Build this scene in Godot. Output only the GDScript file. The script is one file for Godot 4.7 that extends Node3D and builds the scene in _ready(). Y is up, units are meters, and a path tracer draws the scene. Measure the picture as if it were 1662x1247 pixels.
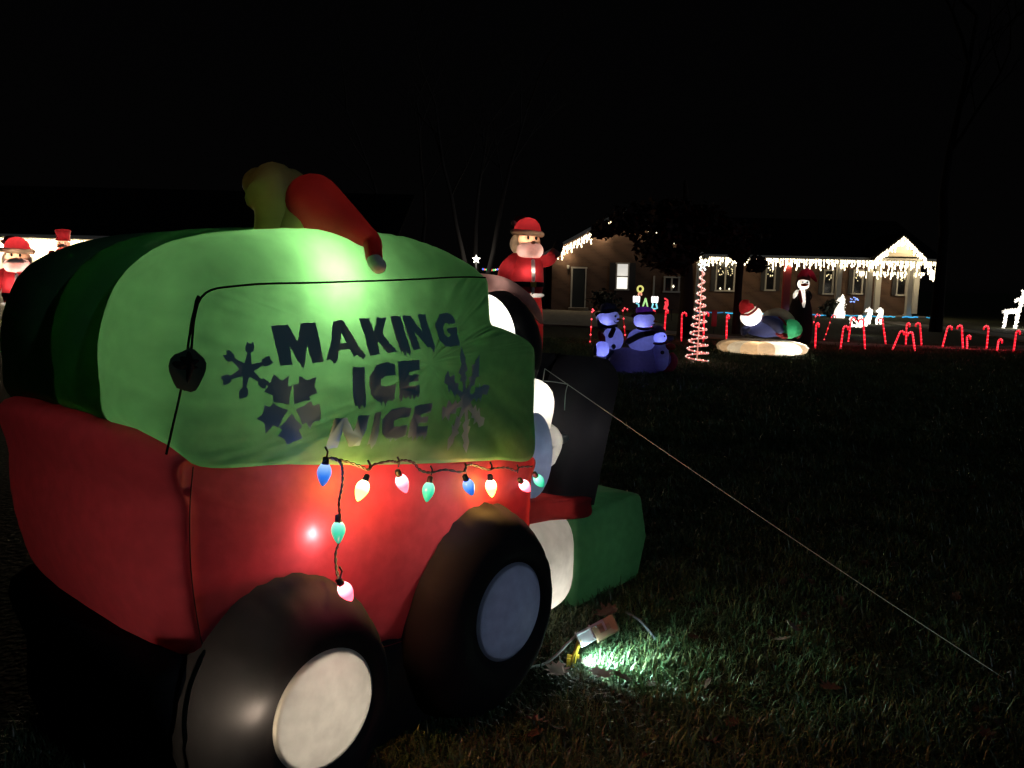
extends Node3D
# A front lawn full of lit Christmas inflatables at night. Metres, y up; the ground is y = 0.

var rng := RandomNumberGenerator.new()
var noise := FastNoiseLite.new()
var M := {}

# ---------------------------------------------------------------- materials
func lin(r: float, g: float, b: float) -> Color:
	return Color(r, g, b).linear_to_srgb()

func mat(r: float, g: float, b: float, rough := 0.7, spec := 0.5) -> StandardMaterial3D:
	var m := StandardMaterial3D.new()
	m.albedo_color = lin(r, g, b)
	m.roughness = rough
	m.metallic_specular = spec
	return m

func fabric(r: float, g: float, b: float, through := 0.5, rough := 0.55) -> StandardMaterial3D:
	# thin woven polyester: part of the light reflects, part shines through
	var m := mat(r, g, b, rough, 0.45)
	m.backlight_enabled = true
	m.backlight = lin(2.0 * through, 2.0 * through, 2.0 * through)
	m.albedo_texture = M.cloth
	m.heightmap_enabled = true
	m.heightmap_texture = M.weave
	m.heightmap_scale = 0.12
	m.uv1_triplanar = true
	m.uv1_scale = Vector3(2.2, 2.2, 2.2)
	return m

func glow(r: float, g: float, b: float, e := 1.0) -> StandardMaterial3D:
	var m := mat(minf(r, 0.8), minf(g, 0.8), minf(b, 0.8), 0.4)
	m.emission_enabled = true
	m.emission = lin(r, g, b)
	m.emission_energy_multiplier = e
	return m

func noise_tex(freq: float, lo: Color, hi: Color, size := 512, oct := 5, type := FastNoiseLite.TYPE_SIMPLEX_SMOOTH, sd := 3) -> NoiseTexture2D:
	var n := FastNoiseLite.new()
	n.seed = sd
	n.noise_type = type
	n.frequency = freq
	n.fractal_octaves = oct
	var t := NoiseTexture2D.new()
	t.width = size
	t.height = size
	t.seamless = true
	t.noise = n
	var g := Gradient.new()
	g.set_color(0, lo)
	g.set_color(1, hi)
	t.color_ramp = g
	return t

# ---------------------------------------------------------------- meshes
func grid_mesh(rings: Array, closed := true, cap0 := false, cap1 := false, smooth := true, flip := false) -> ArrayMesh:
	# rings of equally many points become one skin; the ends may be closed with a fan
	var st := SurfaceTool.new()
	st.begin(Mesh.PRIMITIVE_TRIANGLES)
	st.set_smooth_group(0 if smooth else -1)
	skin(st, rings, closed, cap0, cap1, flip)
	return done(st)

func done(st: SurfaceTool) -> ArrayMesh:
	st.generate_normals()
	return st.commit()

func tri(st: SurfaceTool, a: Vector3, b: Vector3, c: Vector3, flip := false) -> void:
	st.add_vertex(a)
	st.add_vertex(c if flip else b)
	st.add_vertex(b if flip else c)

func skin(st: SurfaceTool, rings: Array, closed := true, cap0 := false, cap1 := false, flip := false) -> void:
	for i in rings.size() - 1:
		var a: PackedVector3Array = rings[i]
		var b: PackedVector3Array = rings[i + 1]
		var n := a.size()
		for j in (n if closed else n - 1):
			var k := (j + 1) % n
			tri(st, a[j], b[j], b[k], flip)
			tri(st, a[j], b[k], a[k], flip)
	for e in 2:
		if (e == 0 and cap0) or (e == 1 and cap1):
			var r: PackedVector3Array = rings[0] if e == 0 else rings[-1]
			var c := Vector3.ZERO
			for p in r:
				c += p
			c /= r.size()
			for j in r.size():
				tri(st, c, r[j], r[(j + 1) % r.size()], flip != (e == 1))

func ellipsoid(c: Vector3, r: Vector3, b := Basis.IDENTITY, segs := 28, rows := 16, power := 1.0) -> Array:
	var rings := []
	for i in rows + 1:
		var th := PI * (0.004 + 0.992 * i / rows)
		var ring := PackedVector3Array()
		var sy := pow(absf(cos(th)), power) * signf(cos(th))
		var sr := pow(sin(th), power)
		for j in segs:
			var ph := TAU * j / segs
			var x := pow(absf(cos(ph)), power) * signf(cos(ph))
			var z := pow(absf(sin(ph)), power) * signf(sin(ph))
			ring.append(c + b * Vector3(r.x * sr * x, r.y * sy, r.z * sr * z))
		rings.append(ring)
	return rings

func blob(c: Vector3, r: Vector3, b := Basis.IDENTITY, power := 1.0, segs := 28) -> ArrayMesh:
	return grid_mesh(ellipsoid(c, r, b, segs, segs * 4 / 7, power), true, true, true)

func spline(pts: Array, per: int, closed := false) -> Array:
	var out := []
	var n := pts.size()
	for i in (n if closed else n - 1):
		var p0 = pts[(i - 1 + n) % n] if closed or i > 0 else pts[i]
		var p1 = pts[i]
		var p2 = pts[(i + 1) % n]
		var p3 = pts[(i + 2) % n] if closed or i + 2 < n else p2
		for k in per:
			var t := float(k) / per
			out.append(0.5 * (2.0 * p1 + (p2 - p0) * t + (2.0 * p0 - 5.0 * p1 + 4.0 * p2 - p3) * t * t + (3.0 * p1 - p0 - 3.0 * p2 + p3) * t * t * t))
	if not closed:
		out.append(pts[n - 1])
	return out

func tube_rings(pts: Array, radii: Array, segs := 8, round_ends := false) -> Array:
	var rings := []
	var n := pts.size()
	var side := Vector3.ZERO
	for i in n:
		var t: Vector3 = (pts[mini(i + 1, n - 1)] - pts[maxi(i - 1, 0)]).normalized()
		if side == Vector3.ZERO:
			side = t.cross(Vector3.UP if absf(t.y) < 0.9 else Vector3.RIGHT).normalized()
		side = (side - t * side.dot(t)).normalized()
		var up := side.cross(t)
		var r: float = radii[mini(i, radii.size() - 1)]
		var caps := [[0.0, 1.0]]
		if round_ends and i == 0:
			caps = [[-0.98, 0.2], [-0.8, 0.6], [-0.45, 0.89], [0.0, 1.0]]
		elif round_ends and i == n - 1:
			caps = [[0.0, 1.0], [0.45, 0.89], [0.8, 0.6], [0.98, 0.2]]
		for q in caps:
			var ring := PackedVector3Array()
			for j in segs:
				var a := TAU * j / segs
				ring.append(pts[i] + t * r * q[0] + (side * cos(a) + up * sin(a)) * r * q[1])
			rings.append(ring)
	return rings

func tube(pts: Array, radii: Array, segs := 8, round_ends := false) -> ArrayMesh:
	return grid_mesh(tube_rings(pts, radii, segs, round_ends), true, true, true)

func limb(pts: Array, radii: Array, segs := 18, per := 6) -> ArrayMesh:
	# a smooth fat limb: points and radii splined together, ends rounded
	var rr := []
	for i in radii.size():
		rr.append(Vector2(radii[i], 0))
	var fine := []
	for v in spline(rr, per):
		fine.append(v.x)
	return tube(spline(pts, per), fine, segs, true)

func lathe(profile: Array, segs := 32, b := Basis.IDENTITY, c := Vector3.ZERO, ends := true) -> ArrayMesh:
	# profile of (radius, height) turned about the y axis
	var rings := []
	for p in profile:
		var ring := PackedVector3Array()
		for j in segs:
			var a := TAU * j / segs
			ring.append(c + b * Vector3(p.x * cos(a), p.y, p.x * sin(a)))
		rings.append(ring)
	return grid_mesh(rings, true, ends, ends, true, true)

func box_rings(s: Vector3, r: float, puff := 0.0) -> Array:
	# a box with rounded edges, standing on y = 0
	var rings := []
	var prof := [[0.0, r], [0.29 * r, 0.29 * r], [r, 0.0], [s.y * 0.5, -puff], [s.y - r, 0.0], [s.y - 0.29 * r, 0.29 * r], [s.y, r]]
	for p in prof:
		var ring := PackedVector3Array()
		var hx: float = s.x / 2 - p[1]
		var hz: float = s.z / 2 - p[1]
		for q in 4:
			for k in 4:
				var a := PI / 2 * (q + k / 3.0)
				var cx := (hx - r) * (1 if q == 0 or q == 3 else -1)
				var cz := (hz - r) * (1 if q < 2 else -1)
				ring.append(Vector3(cx + r * cos(a), p[0], cz + r * sin(a)))
		rings.append(ring)
	return rings

func rbox(s: Vector3, r := 0.01, puff := 0.0) -> ArrayMesh:
	return grid_mesh(box_rings(s, r, puff), true, true, true, true, true)

func add_box(st: SurfaceTool, c: Vector3, s: Vector3, b := Basis.IDENTITY) -> void:
	var h := s / 2
	for ax in 3:
		for sg in [-1.0, 1.0]:
			var n := Vector3.ZERO
			n[ax] = sg
			var u := Vector3.ZERO
			u[(ax + 1) % 3] = 1
			var v := Vector3.ZERO
			v[(ax + 2) % 3] = 1
			var q := []
			for k in [[-1, -1], [1, -1], [1, 1], [-1, 1]]:
				q.append(c + b * ((n + u * k[0] + v * k[1]) * h))
			tri(st, q[0], q[1], q[2], sg > 0)
			tri(st, q[0], q[2], q[3], sg > 0)

func boxes(list: Array) -> ArrayMesh:
	var st := SurfaceTool.new()
	st.begin(Mesh.PRIMITIVE_TRIANGLES)
	st.set_smooth_group(-1)
	for e in list:
		add_box(st, e[0], e[1])
	return done(st)

func prism(poly: Array, z0: float, z1: float) -> ArrayMesh:
	# an outline in x, y given depth along z
	var st := SurfaceTool.new()
	st.begin(Mesh.PRIMITIVE_TRIANGLES)
	st.set_smooth_group(-1)
	var pk := PackedVector2Array(poly)
	if Geometry2D.is_polygon_clockwise(pk):
		pk.reverse()
	var t := Geometry2D.triangulate_polygon(pk)
	for i in range(0, t.size(), 3):
		var q := []
		for k in 3:
			q.append(pk[t[i + k]])
		for z in [z0, z1]:
			tri(st, Vector3(q[0].x, q[0].y, z), Vector3(q[1].x, q[1].y, z), Vector3(q[2].x, q[2].y, z), (z == z1) == (z1 > z0))
	for i in pk.size():
		var a := pk[i]
		var b := pk[(i + 1) % pk.size()]
		tri(st, Vector3(a.x, a.y, z0), Vector3(b.x, b.y, z0), Vector3(b.x, b.y, z1))
		tri(st, Vector3(a.x, a.y, z0), Vector3(b.x, b.y, z1), Vector3(a.x, a.y, z1))
	return done(st)

func sheet(poly: Array, z: float) -> ArrayMesh:
	var st := SurfaceTool.new()
	st.begin(Mesh.PRIMITIVE_TRIANGLES)
	var c := Vector2.ZERO
	for p in poly:
		c += p / poly.size()
	for i in poly.size():
		var a: Vector2 = poly[i]
		var b: Vector2 = poly[(i + 1) % poly.size()]
		tri(st, Vector3(c.x, c.y, z), Vector3(a.x, a.y, z), Vector3(b.x, b.y, z))
	return done(st)

func bulbs_mesh(at: Array, r: float, tall := 1.4) -> ArrayMesh:
	# many little bulbs, each an eight-sided lozenge
	var st := SurfaceTool.new()
	st.begin(Mesh.PRIMITIVE_TRIANGLES)
	st.set_smooth_group(0)
	for p in at:
		for q in 4:
			var a := Vector3(cos(q * PI / 2), 0, sin(q * PI / 2)) * r
			var b := Vector3(cos((q + 1) * PI / 2), 0, sin((q + 1) * PI / 2)) * r
			tri(st, p + Vector3(0, r * tall, 0), p + b, p + a)
			tri(st, p - Vector3(0, r * tall, 0), p + a, p + b)
	return done(st)

# ---------------------------------------------------------------- nodes
func thing(called: String, label: String, category: String, at := Vector3.ZERO, turn := 0.0, group := "") -> Node3D:
	var o := Node3D.new()
	o.name = called
	add_child(o, true)
	o.position = at
	o.rotation.y = turn
	return tag(o, label, category, group)

func tag(o: Node3D, label: String, category: String, group := "") -> Node3D:
	o.set_meta("label", label)
	o.set_meta("category", category)
	if group:
		o.set_meta("group", group)
	return o

func part(called: String, mesh: Mesh, m: Material, parent: Node = self, at := Vector3.ZERO, kind := "") -> MeshInstance3D:
	var o := MeshInstance3D.new()
	o.name = called
	o.mesh = mesh
	o.material_override = m
	parent.add_child(o, true)
	o.position = at
	if kind:
		o.set_meta("kind", kind)
	return o

func lamp(parent: Node, at: Vector3, c: Color, e: float, size := 0.02) -> OmniLight3D:
	var l := OmniLight3D.new()
	l.name = "lamp"
	parent.add_child(l, true)
	l.position = at
	l.light_color = c.linear_to_srgb()
	l.light_energy = e
	l.light_size = size
	l.omni_range = 30.0
	l.omni_attenuation = 2.0
	l.shadow_enabled = true
	return l

func inside(parent: Node, at: Vector3, c: Color, e: float, r := 0.02) -> void:
	# a small bulb inside an inflatable, with the light it gives
	var m := glow(c.r, c.g, c.b, 2.0)
	part("light_bulb", blob(Vector3.ZERO, Vector3.ONE * r, Basis.IDENTITY, 1.0, 10), m, parent, at)
	lamp(parent, at, c, e, r * 0.8)

const WARM := Color(1.0, 0.78, 0.5)
const WHITE := Color(1.0, 0.93, 0.82)
const BLUE := Color(0.28, 0.32, 1.0)

func _ready() -> void:
	rng.seed = 11
	noise.seed = 5
	noise.frequency = 1.0
	# camera
	var cam := Camera3D.new()
	cam.name = "camera"
	add_child(cam)
	cam.fov = 51.0
	cam.near = 0.05
	cam.far = 400.0
	cam.transform = Transform3D(Basis.from_euler(Vector3(deg_to_rad(-7.45), 0, 0)) * Basis(Vector3(0, 0, 1), deg_to_rad(1.3)), Vector3(0, 1.6, 0))
	cam.current = true
	# night sky
	var sky := ProceduralSkyMaterial.new()
	sky.sky_top_color = lin(0.0006, 0.0006, 0.0007)
	sky.sky_horizon_color = lin(0.0011, 0.0010, 0.0010)
	sky.ground_bottom_color = lin(0.0004, 0.0004, 0.0004)
	sky.ground_horizon_color = lin(0.0008, 0.0008, 0.0008)
	sky.sun_angle_max = 1.0
	var env := Environment.new()
	env.background_mode = Environment.BG_SKY
	env.sky = Sky.new()
	env.sky.sky_material = sky
	env.tonemap_mode = Environment.TONE_MAPPER_LINEAR
	env.tonemap_exposure = 1.0
	env.sdfgi_enabled = true
	env.ssao_enabled = true
	env.ssil_enabled = true
	var we := WorldEnvironment.new()
	we.name = "night"
	we.environment = env
	add_child(we)
	# the moon, faint and cool, behind the camera on the right
	var moon := DirectionalLight3D.new()
	moon.name = "moon"
	add_child(moon)
	moon.light_color = lin(0.62, 0.78, 1.0)
	moon.light_energy = 0.052
	moon.light_angular_distance = 2.0
	moon.shadow_enabled = true
	moon.sky_mode = DirectionalLight3D.SKY_MODE_LIGHT_ONLY
	moon.look_at_from_position(Vector3.ZERO, Vector3(-0.75, -0.42, -0.62))

	M.weave = noise_tex(0.02, Color(0.25, 0.25, 0.25), Color(0.75, 0.75, 0.75), 512, 4)
	M.cloth = noise_tex(0.012, Color(0.88, 0.88, 0.88), Color(1.0, 1.0, 1.0), 512, 6, FastNoiseLite.TYPE_SIMPLEX_SMOOTH, 8)
	M.green = fabric(0.105, 0.31, 0.13)
	M.red = fabric(0.45, 0.045, 0.055)
	M.black = fabric(0.011, 0.011, 0.013, 0.3, 0.8)
	M.navy = fabric(0.020, 0.024, 0.040, 0.3, 0.6)
	M.white = fabric(0.72, 0.70, 0.66)
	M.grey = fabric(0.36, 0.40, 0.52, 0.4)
	M.hatred = fabric(0.50, 0.030, 0.036)
	M.pink = fabric(0.70, 0.40, 0.36)
	M.yellow = fabric(0.52, 0.40, 0.12, 0.2)
	M.seam = mat(0.008, 0.012, 0.008, 0.9, 0.2)
	M.wire = mat(0.008, 0.010, 0.008, 0.5)
	M.ink = mat(0.17, 0.33, 0.34, 0.8, 0.25)

	ground()
	left_garage()
	brick_house()
	trees()
	ice_resurfacer()
	rope_and_floodlight()
	santas()
	snowman_sled()
	ice_floe()
	penguin()
	light_sculptures()
	candy_canes()
	fallen_leaves()

# ---------------------------------------------------------------- ground
func ground() -> void:
	var soil := mat(1, 1, 1, 0.95, 0.2)
	soil.albedo_texture = noise_tex(0.03, lin(0.015, 0.016, 0.009), lin(0.06, 0.065, 0.032), 1024, 6)
	soil.uv1_triplanar = true
	soil.uv1_world_triplanar = true
	soil.uv1_scale = Vector3.ONE * 0.6
	soil.heightmap_enabled = true
	soil.heightmap_texture = noise_tex(0.06, Color.BLACK, Color.WHITE, 512, 5)
	soil.heightmap_scale = 2.0
	var pm := PlaneMesh.new()
	pm.size = Vector2(500, 500)
	part("lawn", pm, soil, self, Vector3(0, 0, -120), "structure")
	var con := mat(1, 1, 1, 0.9, 0.2)
	con.albedo_texture = noise_tex(0.02, lin(0.17, 0.15, 0.12), lin(0.30, 0.27, 0.22), 512, 5)
	con.uv1_triplanar = true
	con.uv1_world_triplanar = true
	con.uv1_scale = Vector3.ONE * 0.3
	# the driveway in front of the left wing and the path that leads off to the right
	part("driveway", prism([Vector2(0.2, 28.5), Vector2(4.4, 27.0), Vector2(5.6, 30.0), Vector2(4.3, 44.0), Vector2(-0.6, 44.0)], 0.0, 0.05), con, self, Vector3.ZERO, "structure").rotation.x = -PI / 2
	var strip := SurfaceTool.new()
	strip.begin(Mesh.PRIMITIVE_TRIANGLES)
	strip.set_smooth_group(-1)
	var path: Array = spline([Vector2(3.2, 27.6), Vector2(6.4, 23.6), Vector2(9.2, 21.9), Vector2(12.5, 21.6), Vector2(15.6, 23.2), Vector2(17.0, 28.0), Vector2(17.2, 37.0)], 6)
	var rows := []
	for i in path.size():
		var d: Vector2 = (path[mini(i + 1, path.size() - 1)] - path[maxi(i - 1, 0)]).normalized()
		var w := Vector2(-d.y, d.x) * 0.55
		var l: Vector2 = path[i] - w
		var r: Vector2 = path[i] + w
		rows.append(PackedVector3Array([Vector3(l.x, 0, -l.y), Vector3(l.x, 0.045, -l.y), Vector3(r.x, 0.045, -r.y), Vector3(r.x, 0, -r.y)]))
	skin(strip, rows, false)
	part("path", done(strip), con, self, Vector3.ZERO, "structure")
	# grass: clumps of narrow blades
	var variants := []
	for v in 3:
		var st := SurfaceTool.new()
		st.begin(Mesh.PRIMITIVE_TRIANGLES)
		st.set_smooth_group(0)
		for i in 15:
			var a := rng.randf() * TAU
			var at := Vector3(rng.randf_range(-0.05, 0.05), 0, rng.randf_range(-0.05, 0.05))
			var h := rng.randf_range(0.018, 0.05) if rng.randf() < 0.88 else rng.randf_range(0.05, 0.085)
			var lean := Vector3(cos(a), 0, sin(a)) * h * rng.randf_range(0.2, 1.1)
			var w := Vector3(-sin(a), 0, cos(a)) * rng.randf_range(0.0012, 0.0030)
			var mid := at + lean * 0.35 + Vector3(0, h * 0.62, 0)
			var tip := at + lean + Vector3(0, h * rng.randf_range(0.75, 1.0), 0)
			tri(st, at - w, at + w, mid + w * 0.8)
			tri(st, at - w, mid + w * 0.8, mid - w * 0.8)
			tri(st, mid - w * 0.8, mid + w * 0.8, tip)
		variants.append(done(st))
	var blade := mat(1, 1, 1, 0.42, 0.5)
	blade.vertex_color_use_as_albedo = true
	blade.backlight_enabled = true
	blade.backlight = lin(0.5, 0.5, 0.35)
	for v in 3:
		var mm := MultiMesh.new()
		mm.transform_format = MultiMesh.TRANSFORM_3D
		mm.use_colors = true
		mm.mesh = variants[v]
		var where := []
		for i in 9000:
			var z := -1.9 - pow(rng.randf(), 1.6) * 7.0
			var x := rng.randf_range(-1.7, 1.2 - z * 0.75)
			where.append(Vector3(x, 0, z))
		for i in 7000:
			var z := -8.0 - rng.randf() * 14.0
			where.append(Vector3(rng.randf_range(-z * -0.08, -z * 0.72), 0, z))
		mm.instance_count = where.size()
		for i in where.size():
			var s := rng.randf_range(0.7, 1.25) * (1.0 if where[i].z > -8.0 else 1.7)
			var patch := 0.75 + 0.5 * noise.get_noise_2d(where[i].x * 2.3, where[i].z * 2.3)
			mm.set_instance_transform(i, Transform3D(Basis(Vector3.UP, rng.randf() * TAU).scaled(Vector3(s, s * patch, s)), where[i]))
			var dry := 1.0 if rng.randf() < 0.30 else 0.0
			var g := rng.randf_range(0.6, 1.2) * patch
			mm.set_instance_color(i, Color(0.065 + 0.06 * dry, 0.125 + 0.02 * dry, 0.06) * g)
		var o := MultiMeshInstance3D.new()
		o.name = "grass"
		o.multimesh = mm
		o.material_override = blade
		add_child(o, true)
		tag(o, "short dark green lawn grass growing all over the yard", "grass")
		o.set_meta("kind", "stuff")

# ---------------------------------------------------------------- the inflatable ice resurfacer
const FACE_N := -0.135

func face_n(p: Vector2) -> float:
	# the bulge of the inflated side panel
	var a := clampf((p.x + 0.47) / 0.71, -1, 1)
	var b := clampf((p.y - 1.25) / 0.40, -1, 1)
	return FACE_N + 0.055 * (1 - a * a) * (1 - b * b * 0.8) + noise.get_noise_2d(p.x * 4.0 + p.y * 3.0, p.y * 5.0 + 9.0) * 0.014 * (1 - a * a) * (1 - b * b)

func matched(face: Array, full: Array, levels: Array, bulge: Callable, cap_rows := 14) -> Array:
	# rings from the near face over the shoulders and puffs to the far side; levels are [n, share of the full outline]
	var fa := spline(face, 8, true)
	var fu := spline(full, 8, true)
	var c := Vector2.ZERO
	for p in fa:
		c += p / fa.size()
	var rings := []
	for i in range(cap_rows, -1, -1):
		var s := 1.0 - pow(float(i) / cap_rows, 1.2) * 0.985
		var ring := PackedVector3Array()
		for k in fa.size():
			var q: Vector2 = c + (fa[k] - c) * s
			var d: float = (fa[k] - q).length()
			# puckers run in from the seam
			var pk := (noise.get_noise_2d(k * 0.75, d * 1.5) * 0.010 * exp(-d / 0.09) + noise.get_noise_2d(k * 0.42 + d * 4.0, 40.0 + d * 2.0) * 0.008 * exp(-d / 0.12)) * (1.0 - exp(-d / 0.006)) * s * s
			ring.append(Vector3(q.x, q.y, bulge.call(q) + pk))
		rings.append(ring)
	for l in levels:
		var ring := PackedVector3Array()
		for k in fa.size():
			var q: Vector2 = fa[k].lerp(fu[k], l[1])
			var pk := noise.get_noise_2d(k * 0.75 + l[0] * 3.0, 7.0 + l[0] * 2.0) * 0.007 * minf(1.0, absf(l[0] - FACE_N) * 14.0) * (1.0 if l[0] > -0.33 else 0.35)
			var out: Vector2 = (fu[k] - c).normalized()
			q += out * pk
			ring.append(Vector3(q.x, q.y, l[0]))
		rings.append(ring)
	return rings

func arc_levels(n0: float, depth: float, steps := 7) -> Array:
	var out := []
	for i in range(1, steps + 1):
		var a := PI / 2 * i / steps
		out.append([n0 - depth * (1 - cos(a)), sin(a)])
	return out

func flat(n: float) -> Callable:
	return func(_q): return n

func slab(pts: Array, n0: float, n1: float, r: float, puff := 0.02) -> ArrayMesh:
	# an inflated slab: an outline in (u, y) between two depths with rounded edges
	var c := Vector2.ZERO
	var fine := spline(pts, 5, true)
	for p in fine:
		c += p / fine.size()
	var rings := []
	var dirn := signf(n1 - n0)
	var rows := []
	for i in 6:
		rows.append([n0 + dirn * (-puff * (1.0 - pow(0.15 * (i + 1), 2))), 0.15 * (i + 1) * 0.9, 1])
	for i in 6:
		var a := PI / 2 * i / 5
		rows.append([n0 + dirn * r * (1 - cos(a)), r * (1 - sin(a)), 0])
	for i in 6:
		var a := PI / 2 * (5 - i) / 5
		rows.append([n1 - dirn * r * (1 - cos(a)), r * (1 - sin(a)), 0])
	for row in rows:
		var ring := PackedVector3Array()
		for p in fine:
			var d: Vector2 = p - c
			var q: Vector2 = c + d * row[1] if row[2] else c + d.normalized() * maxf(0.01, d.length() - row[1])
			ring.append(Vector3(q.x, q.y, row[0]))
		rings.append(ring)
	return grid_mesh(rings, true, true, true)

func on_face(p: Vector2, off: float) -> Vector3:
	return Vector3(p.x, p.y, face_n(p) + off)

func printed(polys: Array) -> ArrayMesh:
	# flat print laid on the bulged panel
	var st := SurfaceTool.new()
	st.begin(Mesh.PRIMITIVE_TRIANGLES)
	st.set_smooth_group(0)
	for poly in polys:
		var pk := PackedVector2Array()
		for i in poly.size():
			var a: Vector2 = poly[i]
			var b: Vector2 = poly[(i + 1) % poly.size()]
			var steps := maxi(1, int(a.distance_to(b) / 0.02))
			for k in steps:
				pk.append(a.lerp(b, float(k) / steps))
		var t := Geometry2D.triangulate_polygon(pk)
		for i in range(0, t.size(), 3):
			tri(st, on_face(pk[t[i]], 0.010), on_face(pk[t[i + 1]], 0.010), on_face(pk[t[i + 2]], 0.010))
	return done(st)

func glyph(ch: String) -> Array:
	# fat block letters in a unit square, y down
	match ch:
		"M": return [[[0, 0], [0.36, 0], [0.5, 0.42], [0.64, 0], [1, 0], [1, 1], [0.72, 1], [0.70, 0.55], [0.55, 1], [0.45, 1], [0.30, 0.55], [0.28, 1], [0, 1]]]
		"A": return [[[0.30, 0], [0.70, 0], [1, 1], [0.70, 1], [0.64, 0.78], [0.5, 0.78], [0.5, 0.60], [0.60, 0.60], [0.5, 0.32], [0.41, 0.60], [0.5, 0.60], [0.5, 0.78], [0.36, 0.78], [0.30, 1], [0, 1]]]
		"K": return [[[0, 0], [0.36, 0], [0.38, 0.36], [0.62, 0], [1, 0], [0.66, 0.45], [1, 1], [0.64, 1], [0.40, 0.62], [0.36, 1], [0, 1]]]
		"I": return [[[0, 0], [1, 0], [1, 1], [0, 1]]]
		"N": return [[[0, 0], [0.34, 0], [0.66, 0.5], [0.66, 0], [1, 0], [1, 1], [0.68, 1], [0.34, 0.48], [0.34, 1], [0, 1]]]
		"G": return [[[0.3, 0.03], [0.7, 0], [0.97, 0.16], [1, 0.34], [0.66, 0.36], [0.5, 0.28], [0.36, 0.40], [0.36, 0.62], [0.5, 0.72], [0.64, 0.66], [0.52, 0.60], [0.52, 0.46], [1, 0.46], [1, 0.94], [0.7, 1], [0.26, 0.98], [0.04, 0.76], [0, 0.34]]]
		"C": return [[[0.3, 0.03], [0.7, 0], [1, 0.08], [1, 0.36], [0.66, 0.34], [0.46, 0.42], [0.46, 0.58], [0.66, 0.62], [1, 0.58], [1, 0.94], [0.7, 1], [0.28, 0.98], [0.05, 0.76], [0, 0.34]]]
	return [[[0, 0], [1, 0], [1, 0.28], [0.44, 0.30], [0.44, 0.40], [0.92, 0.40], [0.92, 0.60], [0.44, 0.60], [0.44, 0.70], [1, 0.70], [1, 1], [0, 1]]]

func letter(ch: String, tl: Vector2, tr: Vector2, br: Vector2, bl: Vector2, parent: Node) -> void:
	var out := []
	for poly in glyph(ch):
		var pts := []
		for i in poly.size():
			var a := Vector2(poly[i][0], poly[i][1])
			var b := Vector2(poly[(i + 1) % poly.size()][0], poly[(i + 1) % poly.size()][1])
			pts.append(a)
			var steps := 1
			if a.y > 0.9 and b.y > 0.9:
				# a melting lower edge
				steps = maxi(2, int(absf(a.x - b.x) * tl.distance_to(tr) / 0.0085))
			elif a.distance_to(b) > 0.25:
				steps = 4
			for k in range(1, steps):
				var p := a.lerp(b, float(k) / steps)
				if steps != 4:
					p.y += rng.randf_range(0.05, 0.17) if k % 2 else -rng.randf_range(0.0, 0.06)
				else:
					p += Vector2(rng.randf_range(-0.012, 0.012), rng.randf_range(-0.012, 0.012))
				pts.append(p)
		var placed := []
		for p in pts:
			placed.append(tl.lerp(tr, p.x).lerp(bl.lerp(br, p.x), p.y))
		out.append(placed)
	part("letter", printed(out), M.ink, parent)

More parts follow.
